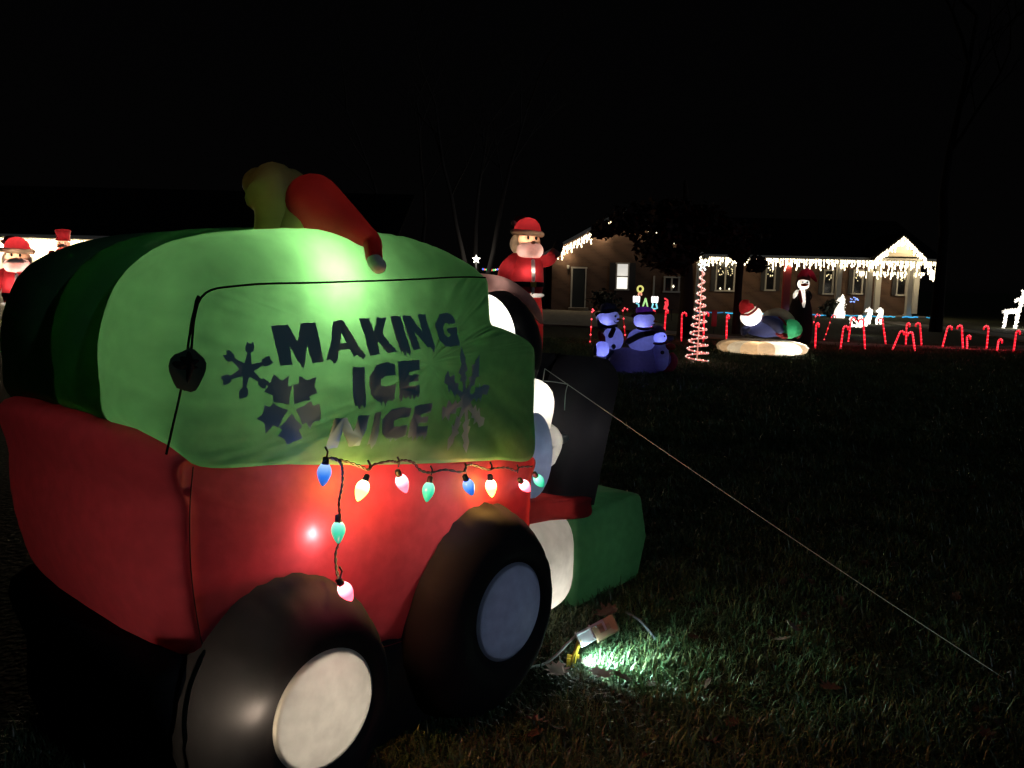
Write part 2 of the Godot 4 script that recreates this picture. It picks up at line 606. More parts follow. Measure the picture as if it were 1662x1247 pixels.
func ice_resurfacer() -> void:
	var root := thing("inflatable_ice_resurfacer", "big green and red inflatable ice resurfacer lettered MAKING ICE NICE on its side", "inflatable", Vector3(0.037, 0.000, -2.833), deg_to_rad(50))
	# green hood, three puffs wide
	var face := [Vector2(-1.17, 1.11), Vector2(-1.18, 1.26), Vector2(-1.165, 1.40), Vector2(-1.135, 1.535), Vector2(-1.02, 1.567), Vector2(-0.75, 1.578), Vector2(-0.45, 1.590), Vector2(-0.20, 1.602), Vector2(-0.075, 1.602), Vector2(-0.063, 1.53), Vector2(-0.06, 1.445), Vector2(-0.01, 1.424), Vector2(0.12, 1.388), Vector2(0.205, 1.352), Vector2(0.234, 1.30), Vector2(0.238, 1.10), Vector2(0.236, 0.905), Vector2(0.0, 0.935), Vector2(-0.3, 0.975), Vector2(-0.6, 1.02), Vector2(-0.9, 1.068)]
	var full := [Vector2(-1.24, 1.19), Vector2(-1.29, 1.32), Vector2(-1.28, 1.47), Vector2(-1.20, 1.61), Vector2(-1.05, 1.695), Vector2(-0.75, 1.735), Vector2(-0.45, 1.745), Vector2(-0.24, 1.725), Vector2(-0.09, 1.66), Vector2(-0.052, 1.55), Vector2(-0.05, 1.46), Vector2(-0.01, 1.445), Vector2(0.12, 1.415), Vector2(0.225, 1.375), Vector2(0.25, 1.30), Vector2(0.252, 1.10), Vector2(0.25, 0.915), Vector2(0.0, 0.94), Vector2(-0.3, 0.98), Vector2(-0.6, 1.03), Vector2(-0.9, 1.09)]
	var levels := arc_levels(FACE_N, 0.20)
	levels += [[-0.375, 0.97], [-0.41, 0.86], [-0.43, 0.72], [-0.445, 0.66], [-0.46, 0.74], [-0.49, 0.92], [-0.54, 1.03], [-0.60, 1.06], [-0.67, 1.0], [-0.71, 0.88], [-0.735, 0.74], [-0.75, 0.68], [-0.765, 0.76], [-0.80, 0.92], [-0.90, 1.03], [-1.0, 0.98], [-1.06, 0.90]]
	for i in range(1, 8):
		var a := PI / 2 * i / 7
		levels.append([-1.08 - 0.18 * sin(a), 0.87 * cos(a)])
	part("green_hood", grid_mesh(matched(face, full, levels, face_n), true, true, true), M.green, root)
	# inner cloth walls that pull the seams between the puffs inwards
	for n in [-0.445, -0.75]:
		var ring := []
		for k in face.size():
			ring.append(face[k].lerp(full[k], 0.65))
		part("baffle", sheet(spline(ring, 4, true), n), M.green, root)
	# dark seams stitched along the edge of the side panel
	var seam_pts := []
	for p in spline(face.slice(2, 9), 6):
		seam_pts.append(on_face(p, 0.002))
	part("seam", tube(seam_pts, [0.003], 6), M.seam, root)
	var low := []
	for p in [Vector2(-1.142, 1.540), Vector2(-1.168, 1.440), Vector2(-1.177, 1.386), Vector2(-1.197, 1.294), Vector2(-1.222, 1.203), Vector2(-1.238, 1.145)]:
		low.append(on_face(p, 0.003))
	part("zipper", tube(spline(low, 5), [0.0035, 0.006, 0.005, 0.0055, 0.0045, 0.003], 6), M.seam, root)
	# the filler port: a dark drawstring mouth half tucked in
	var hole := []
	for i in 22:
		var a := TAU * i / 22
		var c: Vector2 = Vector2(-1.180, 1.353)
		hole.append(c + Vector2(cos(a) * 0.047 * (1 + 0.10 * sin(3 * a)), sin(a) * 0.054 * (1 + 0.08 * cos(5 * a))))
	part("port", printed([hole]), mat(0.008, 0.035, 0.014, 0.8), root)
	for e in [[Vector2(-0.040, 0.022), Vector2(-0.010, 0.012), Vector2(0.036, 0.004)], [Vector2(0.004, 0.052), Vector2(0.006, 0.005), Vector2(-0.006, -0.048)], [Vector2(-0.020, 0.035), Vector2(0.01, 0.02), Vector2(0.034, 0.026)]]:
		var fold := []
		for q in spline(e, 5):
			fold.append(on_face(Vector2(-1.180, 1.353) + q, 0.006))
		part("port_fold", tube(fold, [0.003, 0.006, 0.009, 0.011, 0.012, 0.012, 0.010, 0.008, 0.006, 0.004], 8, true), M.seam, root)
	# red lower body
	var rface := [Vector2(-1.16, 1.118), Vector2(-1.172, 0.98), Vector2(-1.172, 0.80), Vector2(-1.145, 0.60), Vector2(-1.05, 0.53), Vector2(-0.8, 0.46), Vector2(-0.45, 0.375), Vector2(-0.1, 0.42), Vector2(0.22, 0.50), Vector2(0.236, 0.62), Vector2(0.237, 0.80), Vector2(0.232, 0.91), Vector2(-0.2, 0.965), Vector2(-0.7, 1.04)]
	var rfull := [Vector2(-1.27, 1.20), Vector2(-1.30, 1.00), Vector2(-1.29, 0.80), Vector2(-1.22, 0.58), Vector2(-1.08, 0.50), Vector2(-0.8, 0.44), Vector2(-0.45, 0.375), Vector2(-0.1, 0.42), Vector2(0.22, 0.50), Vector2(0.247, 0.62), Vector2(0.247, 0.80), Vector2(0.243, 0.915), Vector2(-0.2, 0.97), Vector2(-0.7, 1.05)]
	var rl := [[-0.14, 0.1], [-0.16, 0.32], [-0.22, 0.6], [-0.34, 0.85], [-0.5, 0.97], [-0.72, 1.0], [-0.95, 0.96], [-1.12, 0.8], [-1.24, 0.45], [-1.30, 0.0]]
	part("red_body", grid_mesh(matched(rface, rfull, rl, red_n), true, true, true), M.red, root)
	var corner := []
	for p in spline([Vector2(-1.163, 1.10), Vector2(-1.176, 0.98), Vector2(-1.176, 0.80), Vector2(-1.15, 0.60), Vector2(-1.12, 0.565)], 5):
		corner.append(Vector3(p.x, p.y, FACE_N - 0.006))
	part("seam", tube(corner, [0.0016], 6), mat(0.03, 0.003, 0.003, 0.9), root)
	# black underbody
	part("underbody", slab([Vector2(-1.20, 0.57), Vector2(-1.22, 0.3), Vector2(-1.14, 0.0), Vector2(-0.4, 0.0), Vector2(0.18, 0.0), Vector2(0.24, 0.3), Vector2(0.24, 0.52), Vector2(-0.4, 0.5)], -0.16, -1.27, 0.05), M.black, root)
	# wheels: fat black tyres with pale hubs
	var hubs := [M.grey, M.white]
	var spots := [Vector3(-0.03, 0.392, 0), Vector3(-0.862, 0.362, 0.012)]
	for i in 2:
		var turn := Basis(Vector3(1, 0, 0), PI / 2)
		var rings := []
		for q in spline([Vector2(0.175, -0.012), Vector2(0.22, 0.012), Vector2(0.29, 0.014), Vector2(0.35, -0.015), Vector2(0.388, -0.07), Vector2(0.398, -0.15), Vector2(0.39, -0.24), Vector2(0.36, -0.30), Vector2(0.28, -0.33), Vector2(0.10, -0.335), Vector2(0.002, -0.335)], 4):
			var far: float = 1.0 if q.y < -0.1 else clampf((q.x - 0.175) / 0.2, 0.0, 1.0)
			var ring := PackedVector3Array()
			for k in 72:
				var a := TAU * k / 72
				var w: float = 1.0 + far * noise.get_noise_2d(cos(a) * 5.0 + 20.0 * i, sin(a) * 5.0 + q.y * 4.0) * 0.03 + far * noise.get_noise_2d(k * 0.9, 60.0 + q.y * 3.0 + i * 9.0) * 0.007
				ring.append(Vector3(cos(a) * q.x * w * (1.0 - [0.15, 0.20][i] * far) - [0.07, 0.055][i] * far, sin(a) * q.x * w, q.y))
			rings.append(ring)
		var t := part("tyre", grid_mesh(rings), M.black, root, spots[i])
		t.scale = Vector3.ONE * [1.0, 0.97][i]
		var hub := lathe([Vector2(0.19, -0.012), Vector2(0.172, 0.000), Vector2(0.14, 0.010), Vector2(0.09, 0.017), Vector2(0.04, 0.02), Vector2(0.001, 0.021)], 48, turn, Vector3.ZERO, false)
		part("hub_cup", lathe([Vector2(0.166, -0.004), Vector2(0.17, -0.06), Vector2(0.16, -0.115), Vector2(0.08, -0.12), Vector2(0.002, -0.12)], 32, turn, Vector3.ZERO, false), mat(0.75, 0.75, 0.75, 0.9, 0.1), t)
		for k in 3:
			inside(t, Vector3(sin(TAU * k / 3) * 0.09, cos(TAU * k / 3) * 0.09, -0.10), [Color(0.7, 0.80, 1.0), Color(1.0, 0.86, 0.68)][i], [0.0008, 0.0058][i], 0.008)
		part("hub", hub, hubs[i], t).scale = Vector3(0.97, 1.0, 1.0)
	part("tyre_seam", tube(spline([Vector3(-1.168, 0.615, -0.100), Vector3(-1.195, 0.584, -0.090), Vector3(-1.215, 0.524, -0.100), Vector3(-1.224, 0.447, -0.110), Vector3(-1.223, 0.377, -0.110), Vector3(-1.210, 0.293, -0.110)], 5), [0.003, 0.005, 0.006, 0.007, 0.008, 0.007], 6), M.seam, root)
	# the light strings sewn on the side hold real bulbs
	var red_spot: Vector3 = Vector3(-0.819, 0.846, -0.130)
	red_spot.z = red_n(Vector2(red_spot.x, red_spot.y))
	inside(root, red_spot + Vector3(0.0, 0.0, -0.017), WHITE, 0.05, 0.006)
	inside(root, red_spot + Vector3(0.12, 0.02, -0.13), WHITE, 0.035, 0.012)
	inside(root, Vector3(-0.24, 0.80, -0.34), WHITE, 0.11)
	var hot: Vector3 = Vector3(-0.703, 1.557, -0.135)
	inside(root, hot + Vector3(0.0, 0.01, -0.085), Color(1.0, 0.86, 0.58), 0.28)
	inside(root, hot + Vector3(-0.12, -0.16, -0.24), Color(1.0, 0.9, 0.72), 0.06)
	var tyre_spot: Vector3 = Vector3(-1.111, 0.475, 0.000)
	inside(root, tyre_spot + Vector3(0.01, -0.01, -0.002), WARM, 0.17, 0.006)
	lettering(root)
	bulb_string(root)
	front_end(root)
	driver(root)
	bolster()

func red_n(p: Vector2) -> float:
	var a := clampf((p.x + 0.47) / 0.71, -1, 1)
	var b := clampf((p.y - 0.75) / 0.36, -1, 1)
	return FACE_N - 0.012 + 0.055 * (1 - a * a) * (1 - b * b)

func lettering(root: Node) -> void:
	letter("M", Vector2(-0.952, 1.460), Vector2(-0.815, 1.466), Vector2(-0.793, 1.353), Vector2(-0.933, 1.350), root)
	letter("A", Vector2(-0.784, 1.467), Vector2(-0.692, 1.470), Vector2(-0.644, 1.363), Vector2(-0.785, 1.357), root)
	letter("K", Vector2(-0.666, 1.474), Vector2(-0.562, 1.475), Vector2(-0.524, 1.368), Vector2(-0.631, 1.362), root)
	letter("I", Vector2(-0.547, 1.477), Vector2(-0.502, 1.478), Vector2(-0.470, 1.369), Vector2(-0.509, 1.365), root)
	letter("N", Vector2(-0.496, 1.478), Vector2(-0.391, 1.481), Vector2(-0.359, 1.375), Vector2(-0.459, 1.370), root)
	letter("G", Vector2(-0.359, 1.482), Vector2(-0.268, 1.487), Vector2(-0.239, 1.375), Vector2(-0.338, 1.369), root)
	letter("I", Vector2(-0.694, 1.331), Vector2(-0.650, 1.330), Vector2(-0.648, 1.215), Vector2(-0.690, 1.215), root)
	letter("C", Vector2(-0.639, 1.337), Vector2(-0.536, 1.340), Vector2(-0.536, 1.218), Vector2(-0.632, 1.218), root)
	letter("E", Vector2(-0.524, 1.337), Vector2(-0.435, 1.339), Vector2(-0.434, 1.224), Vector2(-0.521, 1.224), root)
	letter("N", Vector2(-0.757, 1.184), Vector2(-0.636, 1.185), Vector2(-0.669, 1.093), Vector2(-0.787, 1.099), root)
	letter("I", Vector2(-0.617, 1.188), Vector2(-0.590, 1.189), Vector2(-0.612, 1.092), Vector2(-0.641, 1.092), root)
	letter("C", Vector2(-0.585, 1.196), Vector2(-0.468, 1.194), Vector2(-0.491, 1.093), Vector2(-0.600, 1.100), root)
	letter("E", Vector2(-0.455, 1.192), Vector2(-0.368, 1.191), Vector2(-0.391, 1.087), Vector2(-0.481, 1.095), root)
	# snowflakes
	snowflake(root, Vector2(-1.026, 1.344), 6, 0.076, 0.35, 0)
	snowflake(root, Vector2(-0.898, 1.230), 5, 0.10, 0.9, 1)
	snowflake(root, Vector2(-0.210, 1.182), 8, 0.155, 0.2, 2)

func snowflake(root: Node, c: Vector2, arms: int, r: float, turn: float, style: int) -> void:
	var polys := []
	if style == 0:
		var p := []
		for k in arms:
			for q in [[0.27, -0.5], [0.62, -0.19], [0.66, -0.42], [0.90, -0.38], [0.98, -0.2], [0.92, 0.0], [1.0, 0.2], [0.88, 0.36], [0.66, 0.42], [0.62, 0.19]]:
				var a: float = turn + TAU * (k + q[1] * (0.5 if q[0] > 0.5 else 1.0)) / arms
				p.append(c + Vector2(cos(a), sin(a)) * r * q[0] * rng.randf_range(0.94, 1.06))
		polys.append(p)
	elif style == 1:
		for k in arms:
			var a := turn + TAU * k / arms
			var ax := Vector2(cos(a), sin(a))
			var ay := Vector2(-ax.y, ax.x)
			var p := []
			for q in [[0.13, 0.0], [0.34, -0.17], [0.50, -0.34], [0.60, -0.26], [0.80, -0.40], [0.84, -0.18], [1.08, -0.10], [0.94, 0.10], [0.86, 0.36], [0.66, 0.24], [0.54, 0.36], [0.34, 0.16]]:
				p.append(c + (ax * q[0] + ay * q[1] * 1.05) * r * rng.randf_range(0.93, 1.07))
			polys.append(p)
	else:
		# a lacy flake with barbed arms
		var p := []
		for k in arms:
			for q in [[0.22, -0.5], [0.42, -0.16], [0.46, -0.44], [0.60, -0.18], [0.68, -0.40], [0.80, -0.13], [0.92, -0.20], [1.05, 0.0], [0.92, 0.18], [0.80, 0.12], [0.70, 0.38], [0.60, 0.17], [0.48, 0.44], [0.42, 0.15]]:
				var a: float = turn + TAU * (k + q[1]) / arms
				p.append(c + Vector2(cos(a) * 0.80, sin(a) * 1.10) * r * q[0] * rng.randf_range(0.9, 1.1))
		polys.append(p)
	part("snowflake_print", printed(polys), M.ink if style < 2 else mat(0.24, 0.40, 0.42, 0.7, 0.4), root)

func bulb_glass(b: Basis) -> ArrayMesh:
	# the glass of a fat bulb, tip down; v runs from the tip to the neck
	var prof := spline([Vector2(0.001, -0.042), Vector2(0.006, -0.038), Vector2(0.014, -0.026), Vector2(0.0215, -0.008), Vector2(0.0235, 0.006), Vector2(0.020, 0.020), Vector2(0.013, 0.030)], 3)
	var st := SurfaceTool.new()
	st.begin(Mesh.PRIMITIVE_TRIANGLES)
	st.set_smooth_group(0)
	for i in prof.size() - 1:
		for j in 20:
			var q := []
			for c in [[0, 0], [1, 0], [1, 1], [0, 1]]:
				var p: Vector2 = prof[i + c[0]]
				var a: float = TAU * (j + c[1]) / 20
				q.append([b * Vector3(p.x * cos(a), p.y, p.x * sin(a)), Vector2(0.5, clampf((p.y + 0.042) / 0.072, 0.01, 0.99))])
			for t in [0, 1, 2, 0, 2, 3]:
				st.set_uv(q[t][1])
				st.add_vertex(q[t][0])
	return done(st)

func bulb_string(root: Node) -> void:
	var o := thing("christmas_light_string", "dark wire of fat multicoloured bulbs draped along the red side panel", "string lights", Vector3(0.037, 0.000, -2.833), deg_to_rad(50))
	var cols := {"b": Color(0.03, 0.22, 1.0), "y": Color(1.0, 0.48, 0.10), "r": Color(1.0, 0.10, 0.16), "g": Color(0.04, 0.75, 0.42)}
	var energy := {"b": 0.018, "y": 0.18, "r": 0.05, "g": 0.016}
	# [bulb, its socket, colour]
	var list := [[Vector3(-0.809, 1.034, -0.065), Vector3(-0.804, 1.067, -0.065), "b"], [Vector3(-0.680, 0.964, -0.055), Vector3(-0.653, 1.005, -0.060), "y"], [Vector3(-0.513, 0.953, -0.060), Vector3(-0.530, 0.995, -0.065), "r"], [Vector3(-0.390, 0.902, -0.070), Vector3(-0.377, 0.940, -0.075), "g"], [Vector3(-0.178, 0.874, -0.085), Vector3(-0.196, 0.916, -0.090), "b"], [Vector3(-0.055, 0.848, -0.090), Vector3(-0.058, 0.898, -0.095), "y"], [Vector3(0.159, 0.810, -0.105), Vector3(0.112, 0.857, -0.110), "r"], [Vector3(0.247, 0.814, -0.105), Vector3(0.213, 0.858, -0.110), "g"], [Vector3(-0.768, 0.856, -0.055), Vector3(-0.764, 0.892, -0.060), "g"], [Vector3(-0.812, 0.710, 0.035), Vector3(-0.830, 0.743, 0.030), "r"]]
	var shell := {}
	for k in cols:
		var c: Color = cols[k]
		var g := Gradient.new()
		var tip: float = {"b": 0.45, "y": 1.0, "r": 1.0, "g": 0.45}[k]
		g.set_color(0, lin(c.r * tip, c.g * tip, c.b * tip))
		g.set_color(1, lin(minf(1.0, c.r + 0.45), minf(1.0, c.g + 0.5), minf(1.0, c.b + 0.45)))
		g.add_point(0.45, lin(c.r * 0.85, c.g * 0.85, c.b * 0.85))
		var gt := GradientTexture2D.new()
		gt.gradient = g
		gt.width = 4
		gt.height = 64
		gt.fill_to = Vector2(0, 1)
		var m := StandardMaterial3D.new()
		m.albedo_color = lin(c.r * 0.5, c.g * 0.5, c.b * 0.5)
		m.roughness = 0.25
		m.emission_enabled = true
		m.emission = Color.BLACK
		m.emission_texture = gt
		m.emission_energy_multiplier = {"b": 1.0, "y": 7.0, "r": 4.0, "g": 1.0}[k]
		shell[k] = m
	for e in list:
		var d: Vector3 = (e[0] - e[1]).normalized()
		var side := d.cross(Vector3(0, 0, 1)).normalized()
		var b := Basis(side, -d, side.cross(-d))
		var bulb := part("bulb", bulb_glass(b), shell[e[2]], o, e[0])
		bulb.scale = Vector3.ONE * 0.88
		part("socket", lathe([Vector2(0.0115, 0.028), Vector2(0.012, 0.032), Vector2(0.0105, 0.052), Vector2(0.006, 0.056)], 14, b), M.wire, bulb)
		lamp(o, e[0], cols[e[2]], energy[e[2]], 0.018)
	var run: Array = spline([Vector3(-0.813, 1.074, -0.065), Vector3(-0.789, 1.077, -0.065), Vector3(-0.747, 1.062, -0.060), Vector3(-0.692, 1.039, -0.060), Vector3(-0.653, 1.021, -0.060), Vector3(-0.636, 1.033, -0.060), Vector3(-0.572, 1.034, -0.060), Vector3(-0.537, 1.024, -0.065), Vector3(-0.517, 1.027, -0.065), Vector3(-0.465, 1.011, -0.070), Vector3(-0.432, 0.980, -0.070), Vector3(-0.380, 0.962, -0.075), Vector3(-0.310, 0.959, -0.080), Vector3(-0.220, 0.935, -0.085), Vector3(-0.199, 0.953, -0.085), Vector3(-0.162, 0.950, -0.090), Vector3(-0.075, 0.917, -0.095), Vector3(-0.041, 0.916, -0.095), Vector3(0.034, 0.905, -0.100), Vector3(0.097, 0.881, -0.105), Vector3(0.119, 0.892, -0.105), Vector3(0.200, 0.880, -0.110)], 7)
	var drop: Array = spline([Vector3(-0.787, 1.077, -0.065), Vector3(-0.760, 1.061, -0.060), Vector3(-0.752, 1.032, -0.060), Vector3(-0.758, 0.988, -0.055), Vector3(-0.769, 0.944, -0.055), Vector3(-0.767, 0.901, -0.055), Vector3(-0.768, 0.832, -0.055), Vector3(-0.782, 0.793, -0.055), Vector3(-0.806, 0.758, -0.020), Vector3(-0.833, 0.747, 0.028)], 7)
	for line in [run, drop]:
		for twist in 2:
			var pts := []
			for i in line.size():
				var a: float = i * 1.1 + PI * twist
				pts.append(line[i] + Vector3(cos(a) * 0.0028, sin(a) * 0.0028, 0.006 + sin(a) * 0.002))
			part("wire", tube(pts, [0.0024], 6), M.wire, o)
	for e in list:
		if e[2] != "g" or e[0].y > 0.9:
			part("clip", tube([e[1] + Vector3(0, 0.012, 0.004), e[1] + Vector3(0.004, 0.03, 0.006), e[1] + Vector3(-0.003, 0.045, 0.004)], [0.003], 6), M.wire, o)

func front_end(root: Node) -> void:
	# black ribbed dash cushion leaning forward, red deck under it, white arch and green blade box in front
	var rings := []
	for i in 15:
		var t := i / 14.0
		var ring := PackedVector3Array()
		var u0 := lerpf(0.74, 0.95, t)
		var y := lerpf(0.55, 1.235, t)
		var shrink := 0.05 * pow(maxf(0.0, (t - 0.82) / 0.18), 2.0)
		for k in 37:
			var n := lerpf(-0.33 - shrink, -1.08 + shrink, k / 36.0)
			ring.append(Vector3(u0 + shrink * 1.4 - 0.075 * sqrt(absf(sin(PI * 3.0 * k / 36.0))) * (1.0 - shrink * 10.0), y, n))
		for k in range(36, -1, -6):
			var n := lerpf(-0.30 - shrink, -1.10 + shrink, k / 36.0)
			ring.append(Vector3(u0 + 0.19 - shrink * 1.2, y - 0.012, n))
		rings.append(ring)
	part("dash_cushion", grid_mesh(rings, true, true, true), fabric(0.012, 0.013, 0.019, 0.3, 0.7), root)
	for k in [12, 24]:
		var line := []
		for i in rings.size():
			line.append(rings[i][k] + Vector3(-0.002, 0, 0))
		part("seam", tube(line, [0.006], 6), mat(0.002, 0.002, 0.002, 0.95, 0.1), root)
	part("deck", slab([Vector2(0.24, 0.66), Vector2(0.30, 0.575), Vector2(0.6, 0.53), Vector2(0.90, 0.485), Vector2(0.915, 0.55), Vector2(0.89, 0.585), Vector2(0.6, 0.63)], -0.30, -1.12, 0.02), M.red, root)
	part("white_arch", blob(Vector3(0.67, 0.285, -0.60), Vector3(0.22, 0.262, 0.30), Basis.IDENTITY, 0.62, 40), M.white, root)
	part("green_blade_box", rbox(Vector3(0.60, 0.475, 0.80), 0.03, 0.025), M.green, root, Vector3(1.195, 0.0, -0.765))
	inside(root, Vector3(0.66, 0.16, -0.46), WHITE, 0.07)
	inside(root, Vector3(0.62, 0.57, -0.5), WARM, 0.02, 0.012)
	inside(root, Vector3(1.15, 0.26, -0.75), Color(0.75, 0.9, 0.8), 0.028)
	inside(root, Vector3(0.90, 0.86, -0.48), Color(1.0, 0.85, 0.62), 0.12)

func driver(root: Node) -> void:
	# a plain stuffed driver figure with no features that face this way
	var o := thing("inflatable_driver", "black and white inflatable driver in a red cap with pink band behind the hood", "inflatable", Vector3(0.037, 0.000, -2.833), deg_to_rad(50))
	part("head", blob(Vector3(0.448, 1.284, -0.600), Vector3(0.275, 0.285, 0.26)), M.black, o)
	part("face_patch", blob(Vector3(0.246, 1.313, -0.420), Vector3(0.16, 0.225, 0.13)), M.white, o)
	part("cap_band", limb([Vector3(0.034, 1.479, -0.500), Vector3(0.171, 1.569, -0.500), Vector3(0.360, 1.578, -0.520), Vector3(0.504, 1.566, -0.540), Vector3(0.669, 1.521, -0.570), Vector3(0.804, 1.459, -0.600), Vector3(0.889, 1.397, -0.620)], [0.04, 0.042, 0.040, 0.040, 0.036, 0.028, 0.012], 16), M.pink, o)
	part("cap", blob(Vector3(0.480, 1.383, -0.680), Vector3(0.24, 0.225, 0.2)), M.hatred, o)
	part("torso", limb([Vector3(0.639, 1.027, -0.700), Vector3(0.782, 0.798, -0.700), Vector3(0.791, 0.548, -0.700)], [0.20, 0.26, 0.24]), M.white, o)
	part("arm", limb([Vector3(0.500, 1.102, -0.400), Vector3(0.529, 1.077, -0.360), Vector3(0.551, 0.965, -0.360)], [0.07, 0.085, 0.06]), M.white, o)
	part("knee", limb([Vector3(0.552, 0.924, -0.360), Vector3(0.625, 0.886, -0.360), Vector3(0.615, 0.817, -0.360)], [0.06, 0.07, 0.055]), M.white, o)
	part("foot", limb([Vector3(0.745, 0.869, -0.380), Vector3(0.787, 0.872, -0.380)], [0.025, 0.02]), M.white, o)
	part("seat_cushion", blob(Vector3(0.429, 0.859, -0.280), Vector3(0.105, 0.185, 0.06)), M.grey, o)
	inside(o, Vector3(0.288, 1.429, -0.400), WHITE, 0.14)
	inside(o, Vector3(0.431, 1.568, -0.530), WHITE, 0.006, 0.01)
	inside(o, Vector3(0.735, 0.756, -0.620), WHITE, 0.08)
	inside(o, Vector3(0.529, 1.071, -0.360), WHITE, 0.035, 0.012)
	inside(o, Vector3(0.454, 0.852, -0.300), Color(0.8, 0.88, 1.0), 0.012, 0.012)
	inside(o, Vector3(0.625, 0.877, -0.360), WHITE, 0.022, 0.012)

func bolster() -> void:
	# slumped on the hood: a faceless yellow bolster in a red stocking cap
	var o := thing("slumped_bolster", "plain yellow bolster wearing a red stocking cap slumped on the green hood", "inflatable", Vector3(0.037, 0.000, -2.833), deg_to_rad(50))
	part("bolster", limb([Vector3(-0.709, 1.879, -0.520), Vector3(-0.695, 1.863, -0.480), Vector3(-0.700, 1.799, -0.440), Vector3(-0.704, 1.707, -0.420)], [0.055, 0.090, 0.070, 0.085]), M.yellow, o)
	part("bolster_end", limb([Vector3(-0.642, 1.882, -0.450), Vector3(-0.664, 1.791, -0.400), Vector3(-0.716, 1.725, -0.360)], [0.05, 0.062, 0.036]), M.yellow, o)
	part("stocking_cap", limb([Vector3(-0.627, 1.823, -0.400), Vector3(-0.621, 1.816, -0.370), Vector3(-0.589, 1.772, -0.290), Vector3(-0.561, 1.727, -0.210), Vector3(-0.546, 1.703, -0.170), Vector3(-0.564, 1.675, -0.140), Vector3(-0.578, 1.654, -0.120)], [0.075, 0.100, 0.074, 0.046, 0.031, 0.027, 0.026], 22), fabric(0.55, 0.035, 0.035, 0.4), o)
	part("pompom", limb([Vector3(-0.584, 1.643, -0.110), Vector3(-0.587, 1.629, -0.090)], [0.024, 0.024]), mat(0.62, 0.62, 0.5, 0.9), o)
	inside(o, Vector3(-0.695, 1.829, -0.460), WARM, 0.0022, 0.01)
	inside(o, Vector3(-0.598, 1.800, -0.340), WARM, 0.0028, 0.01)
	inside(o, Vector3(-0.553, 1.721, -0.200), WARM, 0.0008, 0.008)

